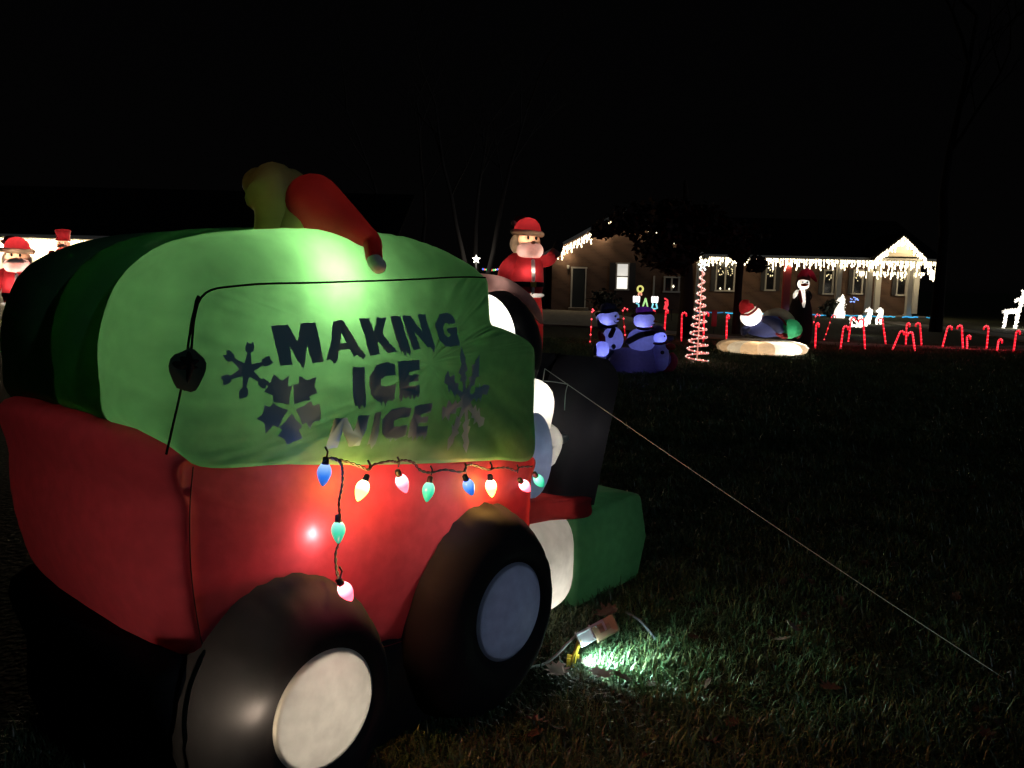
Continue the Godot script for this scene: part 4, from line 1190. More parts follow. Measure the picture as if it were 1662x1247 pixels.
# ---------------------------------------------------------------- santas
func santa(called: String, label: String, at: Vector3, turn: float, waving: bool, s: float, e: float) -> void:
	var o := thing(called, label, "inflatable", at, turn)
	o.scale = Vector3.ONE * s
	var flesh := fabric(0.62, 0.36, 0.28)
	part("boots", limb([Vector3(-0.13, 0.08, 0.10), Vector3(-0.13, 0.1, 0), Vector3(-0.13, 0.4, 0)], [0.1, 0.13, 0.12]), M.black, o)
	part("boots", limb([Vector3(0.13, 0.08, 0.10), Vector3(0.13, 0.1, 0), Vector3(0.13, 0.4, 0)], [0.1, 0.13, 0.12]), M.black, o)
	part("trousers", lathe(spline([Vector2(0.05, 0.42), Vector2(0.25, 0.45), Vector2(0.28, 0.7), Vector2(0.27, 1.0), Vector2(0.24, 1.32)], 5), 28), M.hatred, o)
	part("coat_hem", blob(Vector3(0, 1.36, 0), Vector3(0.29, 0.065, 0.27)), M.white, o)
	part("coat", lathe(spline([Vector2(0.24, 1.38), Vector2(0.27, 1.5), Vector2(0.265, 1.65), Vector2(0.25, 1.8), Vector2(0.21, 1.94), Vector2(0.12, 2.02)], 5), 28), M.hatred, o)
	part("belt", lathe([Vector2(0.262, 1.485), Vector2(0.277, 1.49), Vector2(0.277, 1.555), Vector2(0.268, 1.56)], 28), M.black, o)
	part("buckle", boxes([[Vector3(0.0, 1.52, 0.283), Vector3(0.09, 0.075, 0.012)]]), fabric(0.6, 0.4, 0.05), o)
	part("coat_trim", limb([Vector3(0.0, 1.58, 0.275), Vector3(0.0, 1.72, 0.27), Vector3(0.0, 1.87, 0.245)], [0.028, 0.03, 0.03]), M.white, o)
	part("coat_trim", limb([Vector3(0.0, 1.40, 0.262), Vector3(0.0, 1.46, 0.27)], [0.026, 0.026]), M.white, o)
	part("hair", blob(Vector3(-0.02, 2.13, -0.05), Vector3(0.235, 0.20, 0.19)), M.white, o)
	part("face", blob(Vector3(0.0, 2.15, 0.03), Vector3(0.19, 0.19, 0.18)), flesh, o)
	part("beard", blob(Vector3(0.0, 2.03, 0.115), Vector3(0.215, 0.155, 0.155)), fabric(0.70, 0.46, 0.40), o)
	if not waving:
		part("moustache", limb([Vector3(-0.12, 2.08, 0.20), Vector3(-0.05, 2.115, 0.235), Vector3(0.05, 2.115, 0.235), Vector3(0.12, 2.08, 0.20)], [0.02, 0.04, 0.04, 0.02]), M.white, o)
	part("nose", blob(Vector3(0.0, 2.145, 0.23), Vector3(0.034, 0.03, 0.03)), flesh, o)
	for x in [-0.065, 0.065]:
		part("eye", blob(Vector3(x, 2.215, 0.193), Vector3(0.018, 0.03, 0.01)), mat(0.01, 0.01, 0.01, 0.4), o)
		part("eyebrow", limb([Vector3(x - 0.03, 2.255, 0.19), Vector3(x, 2.27, 0.188), Vector3(x + 0.03, 2.258, 0.185)], [0.008, 0.01, 0.008], 8), M.white if not waving else mat(0.2, 0.08, 0.05), o)
	part("cap_band", limb([Vector3(-0.23, 2.305, 0.0), Vector3(-0.12, 2.29, 0.16), Vector3(0.0, 2.285, 0.20), Vector3(0.12, 2.28, 0.16), Vector3(0.23, 2.285, 0.0), Vector3(0.12, 2.29, -0.16), Vector3(-0.12, 2.30, -0.16), Vector3(-0.23, 2.305, 0.0)], [0.045]), fabric(0.6, 0.45, 0.38), o)
	part("cap", lathe(spline([Vector2(0.215, 2.30), Vector2(0.205, 2.36), Vector2(0.18, 2.43), Vector2(0.12, 2.50), Vector2(0.03, 2.53), Vector2(0.002, 2.531)], 4), 24), M.hatred, o)
	part("cap_tip", limb([Vector3(-0.06, 2.49, -0.02), Vector3(-0.15, 2.50, -0.04), Vector3(-0.19, 2.46, -0.05)], [0.06, 0.045, 0.03]), fabric(0.2, 0.01, 0.015), o)
	part("cap_pompom", blob(Vector3(-0.205, 2.44, -0.05), Vector3(0.045, 0.045, 0.045)), fabric(0.5, 0.3, 0.28), o)
	part("sleeve", limb([Vector3(-0.20, 1.90, 0.0), Vector3(-0.33, 1.76, 0.02), Vector3(-0.40, 1.55, 0.05)], [0.095, 0.11, 0.10]), M.hatred, o)
	part("mitten", blob(Vector3(-0.42, 1.44, 0.06), Vector3(0.08, 0.09, 0.08)), M.black, o)
	if waving:
		part("sleeve", limb([Vector3(0.17, 1.86, 0.02), Vector3(0.34, 1.90, 0.06), Vector3(0.42, 2.0, 0.08)], [0.09, 0.095, 0.08]), M.hatred, o)
		part("cuff", limb([Vector3(0.42, 1.99, 0.08), Vector3(0.45, 2.03, 0.09)], [0.085, 0.085]), fabric(0.4, 0.2, 0.18), o)
		part("mitten", limb([Vector3(0.46, 2.04, 0.09), Vector3(0.49, 2.13, 0.09)], [0.085, 0.075]), M.black, o)
	else:
		part("sleeve", limb([Vector3(0.20, 1.90, 0.0), Vector3(0.33, 1.76, 0.02), Vector3(0.40, 1.55, 0.05)], [0.095, 0.11, 0.10]), M.hatred, o)
		part("mitten", blob(Vector3(0.42, 1.44, 0.06), Vector3(0.08, 0.09, 0.08)), M.black, o)
	inside(o, Vector3(-0.06, 1.70, 0.19), WHITE, 0.06 * e)
	inside(o, Vector3(-0.07, 2.20, 0.14), WARM, 0.09 * e)
	inside(o, Vector3(0.0, 1.955, 0.19), WHITE, 0.07 * e, 0.01)
	inside(o, Vector3(-0.12, 2.0, 0.16), WHITE, 0.02 * e, 0.01)
	inside(o, Vector3(0.12, 2.0, 0.16), WHITE, 0.02 * e, 0.01)
	inside(o, Vector3(0.0, 1.73, 0.282), WHITE, 0.010 * e, 0.006)
	inside(o, Vector3(0.0, 2.285, 0.20), WARM, 0.008 * e, 0.01)
	inside(o, Vector3(0.17, 2.285, 0.10), WARM, 0.006 * e, 0.01)
	inside(o, Vector3(-0.17, 2.293, 0.10), WARM, 0.006 * e, 0.01)
	inside(o, Vector3(0.0, 2.40, 0.0), WHITE, 0.05 * e)
	inside(o, Vector3(-0.17, 2.12, -0.02), WARM, 0.04 * e)
	inside(o, Vector3(-0.33, 1.76, 0.02), WHITE, 0.02 * e)
	inside(o, Vector3(0.30, 1.9, 0.05), WHITE, 0.015 * e)
	inside(o, Vector3(0.0, 1.36, 0.12), WHITE, 0.05 * e)
	inside(o, Vector3(0.0, 1.1, 0.0), WARM, 0.06 * e)

func santas() -> void:
	santa("inflatable_santa", "tall waving inflatable santa with bearded face beyond the green hood", Vector3(0.183, -0.016, -12.500) * Vector3(1, 0, 1), deg_to_rad(22), true, 1.0, 1.0)
	santa("inflatable_santa", "partly hidden inflatable santa in front of the left garage", Vector3(-7.029, 1.029, -11.500) * Vector3(1, 0, 1), deg_to_rad(24), false, 0.80, 1.3)
	# a slim figure in a red top hat farther back
	var p := Vector3(-10.524, 0.681, -19.000)
	var o := thing("inflatable_nutcracker", "small figure in red top hat with white beard behind the left santa", "inflatable", p * Vector3(1, 0, 1), deg_to_rad(18))
	o.scale = Vector3.ONE * 1.05
	part("coat", lathe(spline([Vector2(0.2, 0.0), Vector2(0.22, 0.6), Vector2(0.2, 1.3), Vector2(0.19, 1.8), Vector2(0.1, 1.92)], 5), 24), M.hatred, o)
	part("beard", blob(Vector3(0, 1.90, 0.05), Vector3(0.15, 0.09, 0.11)), M.white, o)
	part("face", blob(Vector3(0, 2.05, 0), Vector3(0.135, 0.11, 0.12)), fabric(0.62, 0.36, 0.30), o)
	part("moustache", limb([Vector3(-0.10, 2.0, 0.10), Vector3(0, 2.03, 0.13), Vector3(0.10, 2.0, 0.10)], [0.02, 0.035, 0.02]), M.white, o)
	for x in [-0.05, 0.05]:
		part("eye", blob(Vector3(x, 2.08, 0.105), Vector3(0.016, 0.022, 0.012)), mat(0.01, 0.01, 0.01), o)
	part("top_hat", lathe(spline([Vector2(0.155, 2.13), Vector2(0.15, 2.15), Vector2(0.135, 2.2), Vector2(0.145, 2.3), Vector2(0.16, 2.36), Vector2(0.1, 2.385), Vector2(0.002, 2.39)], 3), 24), M.hatred, o)
	for x in [-1.0, 1.0]:
		part("sleeve", limb([Vector3(0.15 * x, 1.8, 0), Vector3(0.24 * x, 1.86, 0.03), Vector3(0.22 * x, 1.72, 0.06)], [0.06, 0.065, 0.055]), M.hatred, o)
	inside(o, Vector3(0, 1.89, 0.06), WHITE, 0.10)
	inside(o, Vector3(0, 2.06, 0.04), WARM, 0.06)
	inside(o, Vector3(0, 2.25, 0.0), WHITE, 0.03)
	inside(o, Vector3(0, 1.2, 0.0), WHITE, 0.05)

# ---------------------------------------------------------------- snowmen on a sled
func snowman_sled() -> void:
	var o := thing("inflatable_snowman_sled", "blue lit inflatable of four snowmen riding one long sled", "inflatable", Vector3(2.151, 0.000, -14.075))
	var k := 0.001569          # metres to a pixel of the enlarged photograph at this distance
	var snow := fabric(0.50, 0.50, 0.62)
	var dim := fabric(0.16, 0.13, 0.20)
	var p := func(x: float, y: float, z: float): return Vector3((x - 620) * k, (1005 - y) * k, z)
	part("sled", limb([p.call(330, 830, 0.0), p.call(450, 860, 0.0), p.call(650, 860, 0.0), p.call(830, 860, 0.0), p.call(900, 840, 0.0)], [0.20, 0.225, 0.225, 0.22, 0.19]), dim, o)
	part("sled_curl", limb([p.call(960, 950, 0), p.call(1020, 930, 0), p.call(1050, 850, 0), p.call(1030, 800, 0)], [0.06, 0.075, 0.075, 0.06]), fabric(0.45, 0.06, 0.12), o)
	# two grown snowmen: body, head, hat, scarf, face
	for e in [[330, 590, 0.19, 295, 395, 0.20, -8.0, 0.0], [650, 590, 0.25, 695, 410, 0.18, 0.0, 0.02]]:
		part("body", blob(p.call(e[0] + 30, e[1] + 40, e[7]), Vector3(e[2], 0.22, 0.19)), snow, o)
		part("head", blob(p.call(e[3], e[4], 0.03 + e[7]), Vector3(e[5], 0.125, 0.15), Basis(Vector3(0, 0, 1), deg_to_rad(-e[6])), 0.75), snow, o)
		part("scarf", limb([p.call(e[3] - 70, e[4] + 85, 0.14), p.call(e[3], e[4] + 92, 0.17), p.call(e[3] + 90, e[4] + 80, 0.14)], [0.022, 0.028, 0.022]), fabric(0.05, 0.02, 0.06), o)
		part("hat_brim", limb([p.call(e[3] - 125, e[4] - 50 - e[6] * 1.5, 0.03), p.call(e[3], e[4] - 75, 0.13), p.call(e[3] + 110, e[4] - 85 + e[6], 0.03)], [0.03, 0.035, 0.03]), M.black if e[6] < 0 else fabric(0.10, 0.01, 0.05), o)
		part("hat", blob(p.call(e[3] + 5, e[4] - 105, 0.0), Vector3(0.15, 0.075 if e[6] == 0 else 0.10, 0.13), Basis.IDENTITY, 0.8), M.black if e[6] < 0 else fabric(0.22, 0.03, 0.18), o)
		inside(o, p.call(e[3], e[4] - 100, 0.02), BLUE, 0.012)
		part("eye", blob(p.call(e[3] + 70, e[4] - 25, 0.155), Vector3(0.016, 0.022, 0.02)), M.black, o)
		part("mouth", limb([p.call(e[3] + 55, e[4] + 20, 0.165), p.call(e[3] + 75, e[4] + 42, 0.16), p.call(e[3] + 110, e[4] + 38, 0.14)], [0.006, 0.007, 0.006], 8), M.black, o)
		part("carrot_nose", limb([p.call(e[3] + 100, e[4] + 5, 0.14), p.call(e[3] + 140, e[4] + 8, 0.16)], [0.022, 0.008], 10), fabric(0.5, 0.16, 0.05), o)
		inside(o, p.call(e[3] - 30, e[4] + 45, 0.10), Color(0.34, 0.37, 1.0), 0.055)
		inside(o, p.call(e[0] + 30, e[1] + 40, 0.0), BLUE, 0.035)
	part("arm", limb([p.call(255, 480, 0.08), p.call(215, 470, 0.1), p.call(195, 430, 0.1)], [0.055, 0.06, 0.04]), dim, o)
	part("red_sash", limb([p.call(205, 560, 0.12), p.call(230, 610, 0.12), p.call(240, 640, 0.12)], [0.045, 0.06, 0.05]), fabric(0.25, 0.02, 0.03), o)
	part("mitten", limb([p.call(350, 510, 0.2), p.call(320, 580, 0.21)], [0.04, 0.045]), fabric(0.05, 0.015, 0.05), o)
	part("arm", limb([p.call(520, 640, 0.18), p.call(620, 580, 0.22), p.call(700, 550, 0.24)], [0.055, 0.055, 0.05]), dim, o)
	part("mitten", limb([p.call(700, 550, 0.25), p.call(770, 535, 0.26)], [0.05, 0.045]), fabric(0.05, 0.012, 0.04), o)
	# two small snowmen in front
	part("child_head", blob(p.call(230, 730, 0.22), Vector3(0.12, 0.13, 0.11), Basis.IDENTITY, 0.8), snow, o)
	part("child_body", blob(p.call(240, 830, 0.15), Vector3(0.15, 0.10, 0.12)), snow, o)
	part("ear_muff", blob(p.call(155, 745, 0.24), Vector3(0.045, 0.09, 0.06)), M.navy, o)
	part("child_mitten", blob(p.call(355, 700, 0.24), Vector3(0.04, 0.045, 0.04)), M.navy, o)
	part("child_scarf", limb([p.call(290, 820, 0.24), p.call(345, 760, 0.22)], [0.035, 0.03]), fabric(0.03, 0.05, 0.12), o)
	part("child_head", blob(p.call(870, 590, 0.16), Vector3(0.115, 0.10, 0.11)), snow, o)
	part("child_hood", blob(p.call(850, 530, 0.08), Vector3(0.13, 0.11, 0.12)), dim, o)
	part("child_body", blob(p.call(890, 810, 0.10), Vector3(0.14, 0.25, 0.17), Basis.IDENTITY, 0.8), snow, o)
	part("child_scarf", limb([p.call(800, 655, 0.22), p.call(870, 655, 0.25), p.call(930, 645, 0.22)], [0.02, 0.024, 0.02]), fabric(0.10, 0.01, 0.03), o)
	part("child_mitten", limb([p.call(960, 690, 0.18), p.call(1010, 690, 0.18)], [0.055, 0.05]), fabric(0.5, 0.08, 0.05), o)
	part("child_arm", blob(p.call(990, 600, 0.12), Vector3(0.06, 0.05, 0.05)), dim, o)
	part("child_eye", blob(p.call(908, 572, 0.25), Vector3(0.012, 0.016, 0.014)), M.black, o)
	part("button", blob(p.call(890, 750, 0.265), Vector3(0.035, 0.035, 0.014)), M.navy, o)
	inside(o, p.call(235, 760, 0.22), BLUE, 0.06)
	inside(o, p.call(870, 610, 0.18), BLUE, 0.045)
	inside(o, p.call(890, 810, 0.12), BLUE, 0.045)
	inside(o, p.call(600, 860, 0.0), BLUE, 0.02)

# ---------------------------------------------------------------- lying figure on the floe
func ice_floe() -> void:
	var at := Vector3(5.801, 0.000, -18.135) + Vector3(0, 0, -0.6)
	var o := thing("inflatable_ice_floe", "glowing round white inflatable ice floe with cream segments on the lawn", "inflatable", at)
	var k := 0.001850
	var cream := fabric(0.62, 0.48, 0.34)
	var white := fabric(0.74, 0.70, 0.62)
	# wedge segments round the rim
	var seg := 16
	for i in seg:
		var rings := []
		for q in [[1.0, 0.0], [0.80, 0.14], [0.5, 0.165], [0.02, 0.17]]:
			pass
		var a0 := TAU * i / seg
		var a1 := TAU * (i + 1) / seg
		for r in [[0.02, 0.30], [0.55, 0.31], [0.82, 0.295], [0.97, 0.24], [1.04, 0.16], [1.0, 0.07], [0.85, 0.01], [0.5, 0.0]]:
			var ring := PackedVector3Array()
			for j in 7:
				var t := j / 6.0
				var puff := 1.0 - 0.045 * pow(absf(2 * t - 1), 3.0)
				var a := lerpf(a0, a1, t)
				ring.append(Vector3(cos(a) * r[0] * puff, r[1] * (puff if r[1] > 0.1 else 1.0), sin(a) * r[0] * puff))
			rings.append(ring)
		part("floe_segment", grid_mesh(rings, false), cream if i in [1, 4, 5, 7, 8, 10, 13] else white, o)
	part("floe_base", lathe([Vector2(0.001, 0.012), Vector2(0.9, 0.012), Vector2(0.95, 0.05)], 40), white, o)
	var fz := 0.62
	inside(o, Vector3(0.30, 0.17, fz), WHITE, 0.7)
	inside(o, Vector3(0.78, 0.17, 0.25), WHITE, 0.2)
	inside(o, Vector3(-0.30, 0.15, fz - 0.05), WARM, 0.24)
	inside(o, Vector3(-0.72, 0.15, 0.2), WARM, 0.05)
	# the figure lying belly down across it
	var f := thing("lying_inflatable_figure", "inflatable figure in red cap and blue shirt lying belly down on the floe", "inflatable", at)
	var p := func(x: float, y: float, z: float): return Vector3((x - 650) * k, (1110 - y) * k, z)
	part("head", blob(p.call(470, 640, 0.15), Vector3(0.25, 0.22, 0.22), Basis(Vector3(0, 0, 1), 0.5)), M.white, f)
	part("cap", limb([p.call(425, 565, 0.15), p.call(400, 535, 0.15), p.call(385, 495, 0.13), p.call(430, 465, 0.05)], [0.165, 0.170, 0.12, 0.05]), M.hatred, f)
	part("cap_band", limb([p.call(330, 620, 0.25), p.call(400, 615, 0.36), p.call(480, 560, 0.34), p.call(530, 510, 0.22)], [0.02, 0.028, 0.028, 0.02]), fabric(0.6, 0.12, 0.10), f)
	var blue := fabric(0.045, 0.06, 0.19, 0.4)
	part("shirt", limb([p.call(520, 790, 0.05), p.call(640, 780, 0.08), p.call(760, 760, 0.10), p.call(850, 780, 0.10)], [0.17, 0.235, 0.25, 0.22]), blue, f)
	part("sleeve", limb([p.call(640, 680, 0.22), p.call(740, 720, 0.33), p.call(800, 800, 0.34)], [0.10, 0.13, 0.10]), blue, f)
	part("sleeve", limb([p.call(440, 790, 0.10), p.call(400, 820, 0.12), p.call(390, 850, 0.15)], [0.10, 0.09, 0.07]), blue, f)
	part("shirt_hem", limb([p.call(780, 845, 0.34), p.call(850, 870, 0.34), p.call(890, 885, 0.30)], [0.05, 0.07, 0.05]), fabric(0.35, 0.02, 0.03), f)
	part("shirt_trim", limb([p.call(790, 640, 0.28), p.call(860, 700, 0.31), p.call(895, 790, 0.32), p.call(890, 870, 0.32)], [0.016, 0.02, 0.02, 0.02]), fabric(0.35, 0.02, 0.03), f)
	part("backpack", limb([p.call(730, 640, 0.0), p.call(840, 640, 0.0), p.call(940, 700, 0.0), p.call(980, 760, 0.0)], [0.16, 0.20, 0.19, 0.15]), fabric(0.42, 0.40, 0.33), f)
	part("trousers", limb([p.call(900, 790, 0.14), p.call(990, 790, 0.14), p.call(1030, 800, 0.12)], [0.225, 0.225, 0.17]), fabric(0.05, 0.42, 0.18), f)
	part("boot", limb([p.call(1050, 800, 0.15), p.call(1090, 850, 0.15), p.call(1075, 890, 0.15)], [0.05, 0.055, 0.045]), fabric(0.2, 0.02, 0.03), f)
	part("glove", limb([p.call(400, 885, 0.25), p.call(440, 880, 0.28), p.call(490, 900, 0.28)], [0.03, 0.035, 0.03]), M.black, f)
	inside(f, p.call(535, 690, 0.20), WHITE, 0.22)
	inside(f, p.call(470, 728, 0.22), WHITE, 0.14)
	inside(f, p.call(410, 545, 0.2), WHITE, 0.05)
	inside(f, p.call(945, 830, 0.28), WHITE, 0.05)
	inside(f, p.call(690, 820, 0.05), WHITE, 0.10)
	inside(f, p.call(840, 660, 0.0), WARM, 0.02)

# ---------------------------------------------------------------- penguin
func penguin() -> void:
	var at := Vector3(7.620, -0.065, -21.500) * Vector3(1, 0, 1)
	var o := thing("inflatable_penguin", "tall inflatable penguin in drooping red cap standing behind the floe", "inflatable", at)
	var k := 0.002256
	var p := func(x: float, y: float, z: float): return Vector3((x - 990) * k, (985 - y) * k, z)
	part("body", lathe(spline([Vector2(0.12, 0.0), Vector2(0.30, 0.08), Vector2(0.34, 0.45), Vector2(0.30, 0.9), Vector2(0.2, 1.3), Vector2(0.13, 1.42)], 5), 28), M.black, o)
	part("head", blob(p.call(1000, 255, -0.02), Vector3(0.18, 0.18, 0.17)), M.black, o)
	part("face", blob(p.call(992, 262, 0.09), Vector3(0.165, 0.15, 0.10)), M.white, o)
	part("beak", limb([p.call(960, 270, 0.19), p.call(990, 272, 0.22), p.call(1020, 266, 0.19)], [0.028, 0.045, 0.028], 12), fabric(0.5, 0.08, 0.02), o)
	for x in [968, 1020]:
		part("eye", blob(p.call(x, 240, 0.183), Vector3(0.018, 0.026, 0.012)), M.black, o)
	part("belly", limb([p.call(965, 350, 0.16), p.call(975, 430, 0.24), p.call(985, 520, 0.27)], [0.085, 0.07, 0.03]), M.white, o)
	part("flipper", limb([p.call(915, 350, 0.14), p.call(890, 395, 0.14), p.call(880, 420, 0.14)], [0.05, 0.055, 0.03]), M.white, o)
	part("flipper", limb([p.call(1050, 350, 0.1), p.call(1075, 400, 0.1), p.call(1070, 440, 0.1)], [0.05, 0.06, 0.04]), M.black, o)
	part("scarf", limb([p.call(930, 345, 0.24), p.call(935, 400, 0.27), p.call(950, 465, 0.31)], [0.03, 0.035, 0.028]), fabric(0.35, 0.02, 0.03), o)
	part("cap", limb([p.call(1000, 185, 0.0), p.call(1020, 130, 0.0), p.call(1080, 140, 0.0), p.call(1150, 220, 0.0)], [0.165, 0.12, 0.09, 0.03]), fabric(0.22, 0.008, 0.02), o)
	part("cap_band", limb([p.call(930, 200, 0.06), p.call(985, 188, 0.16), p.call(1060, 205, 0.1)], [0.03, 0.035, 0.03]), fabric(0.25, 0.12, 0.1), o)
	inside(o, p.call(990, 290, 0.162), WHITE, 0.10, 0.012)
	inside(o, p.call(1035, 262, 0.140), WHITE, 0.03, 0.01)
	inside(o, p.call(950, 262, 0.140), WHITE, 0.03, 0.01)
	inside(o, p.call(968, 370, 0.17), WHITE, 0.08)
	inside(o, p.call(978, 450, 0.24), WHITE, 0.03, 0.012)
	inside(o, p.call(898, 380, 0.14), WHITE, 0.03, 0.01)
	inside(o, p.call(1040, 140, 0.0), WHITE, 0.02)

# ---------------------------------------------------------------- lit wire sculptures
func wire_deer(called: String, label: String, at: Vector3, s: float, lines: Array, e: float) -> void:
	var o := thing(called, label, "light sculpture", at, 0.0)
	var st := SurfaceTool.new()
	st.begin(Mesh.PRIMITIVE_TRIANGLES)
	st.set_smooth_group(0)
	var bulbs := []
	for l in lines:
		var pts := []
		for q in l[0]:
			pts.append(Vector3(q[0], q[1], q[2]) * s)
		var r := []
		for q in l[1]:
			r.append(q * s)
		skin(st, tube_rings(spline(pts, 4), r if r.size() == 1 else fine_radii(r, 4), 10, true), true, true, true)
		for v in spline(pts, 6):
			for n in 3:
				bulbs.append(v + Vector3(rng.randfn(), rng.randfn(), rng.randfn()).normalized() * (r[0] + 0.02) * s)
	part("lit_frame_light", done(st), glow(1.0, 0.90, 0.74, 1.3), o)
	part("light_bulbs", bulbs_mesh(bulbs, 0.019, 1.0), glow(1.0, 0.92, 0.78, 2.5), o, Vector3.ZERO, "stuff")
	lamp(o, Vector3(0, 0.35 * s, 0.35 * s), WHITE, e, 0.1)

func fine_radii(r: Array, per: int) -> Array:
	var v := []
	for x in r:
		v.append(Vector2(x, 0))
	var out := []
	for q in spline(v, per):
		out.append(q.x)
	return out

func light_sculptures() -> void:
	var legs := [[-0.24, 0.09], [-0.15, -0.09], [0.20, 0.09], [0.28, -0.09]]
	var deer := [[[[-0.26, 0.62, 0], [0.0, 0.64, 0], [0.26, 0.66, 0]], [0.07, 0.095, 0.085]], [[[0.24, 0.70, 0], [0.34, 0.95, 0], [0.32, 1.12, 0]], [0.065, 0.05, 0.05]], [[[0.32, 1.12, 0], [0.20, 1.08, 0], [0.12, 1.04, 0]], [0.05, 0.04, 0.03]]]
	for l in legs:
		deer.append([[[l[0], 0.55, l[1]], [l[0] - 0.03, 0.3, l[1]], [l[0] - 0.05, 0.0, l[1]]], [0.035, 0.022, 0.02]])
	for z in [-0.08, 0.08]:
		deer.append([[[0.34, 1.16, z * 0.5], [0.42, 1.28, z], [0.36, 1.42, z * 1.4]], [0.025]])
		deer.append([[[0.40, 1.26, z], [0.52, 1.32, z * 1.2], [0.56, 1.42, z * 1.4]], [0.022]])
	# the big pair at the right edge of the yard
	wire_deer("lit_reindeer", "white lit wire reindeer with antlers standing beyond the candy canes", Vector3(20.933, -0.492, -34.000) * Vector3(1, 0, 1), 1.12, deer, 1.0)
	wire_deer("lit_reindeer", "white lit wire reindeer cut off by the photo's edge", Vector3(22.552, -0.423, -35.000) * Vector3(1, 0, 1), 0.9, deer, 0.4)
	# dog-shaped one on the porch
	var sitting := [[[[0.0, 0.10, 0], [0.02, 0.35, 0], [0.08, 0.62, 0]], [0.24, 0.23, 0.15]], [[[0.10, 0.70, 0], [0.16, 0.86, 0], [0.10, 1.0, 0]], [0.10, 0.10, 0.09]], [[[0.10, 0.95, 0], [-0.08, 0.92, 0]], [0.075, 0.05]], [[[0.12, 1.05, 0.05], [0.10, 1.14, 0.05]], [0.035]], [[[-0.15, 0.3, 0.1], [-0.18, 0.0, 0.1]], [0.06]], [[[0.18, 0.3, 0.1], [0.2, 0.0, 0.1]], [0.06]]]
	wire_deer("lit_sitting_animal", "white lit animal figure sitting before the leftmost white porch post", Vector3(16.496, -0.119, -41.000) * Vector3(1, 0, 1) + Vector3(0, 0.0, 0), 1.0, sitting, 0.25)
	var small := [[[[-0.04, 0.20, 0], [0.04, 0.32, 0], [0.06, 0.42, 0]], [0.13, 0.15, 0.11]], [[[0.08, 0.48, 0], [0.12, 0.62, 0], [0.04, 0.74, 0]], [0.11, 0.09, 0.09]], [[[0.04, 0.72, 0], [-0.10, 0.68, 0]], [0.07, 0.05]], [[[-0.1, 0.3, 0.06], [-0.12, 0.0, 0.06]], [0.05]], [[[0.08, 0.3, 0.06], [0.08, 0.0, 0.06]], [0.05]]]
	wire_deer("lit_small_animal", "left of two small white lit animals below the porch", Vector3(15.343, 0.055, -35.000) * Vector3(1, 0, 1), 0.85, small, 0.18)
	wire_deer("lit_small_animal", "right of two small white lit animals below the porch", Vector3(15.823, 0.065, -35.000) * Vector3(1, 0, 1), 0.85, small, 0.18)
	var sleigh := [[[[-0.34, 0.18, 0], [0.0, 0.14, 0], [0.34, 0.2, 0]], [0.05]], [[[-0.34, 0.18, 0], [-0.40, 0.5, 0]], [0.045]], [[[0.05, 0.16, 0], [0.06, 0.42, 0], [0.02, 0.55, 0]], [0.09, 0.08, 0.05]], [[[-0.35, 0.5, 0], [-0.1, 0.3, 0]], [0.03]], [[[0.34, 0.2, 0], [0.30, 0.42, 0]], [0.04]]]
	wire_deer("lit_sleigh", "small white lit sleigh on the lawn between red candy canes", Vector3(11.563, -0.052, -27.000) * Vector3(1, 0, 1) + Vector3(0, 0.18, 0), 0.75, sleigh, 0.12)
	var bl := thing("blue_lit_ornament", "small cluster of blue lights on the porch between two posts", "lights", Vector3(Vector2(18.489, 0.875).x, Vector2(18.489, 0.875).y, -44.0))
	var at := []
	for i in 16:
		at.append(Vector3(rng.randf_range(-0.22, 0.22), rng.randf_range(-0.14, 0.14), rng.randf_range(-0.05, 0.05)))
	part("light_bulbs", bulbs_mesh(at, 0.035, 1.0), glow(0.25, 0.4, 1.0, 2.2), bl, Vector3.ZERO, "stuff")
	part("stand", tube([Vector3(0, -0.15, 0), Vector3(0, -Vector2(18.489, 0.875).y + 0.18, 0)], [0.02], 6), M.wire, bl)
	# the row of rope light figures in front of the brick wall
	sign_row()
	spiral_tree()

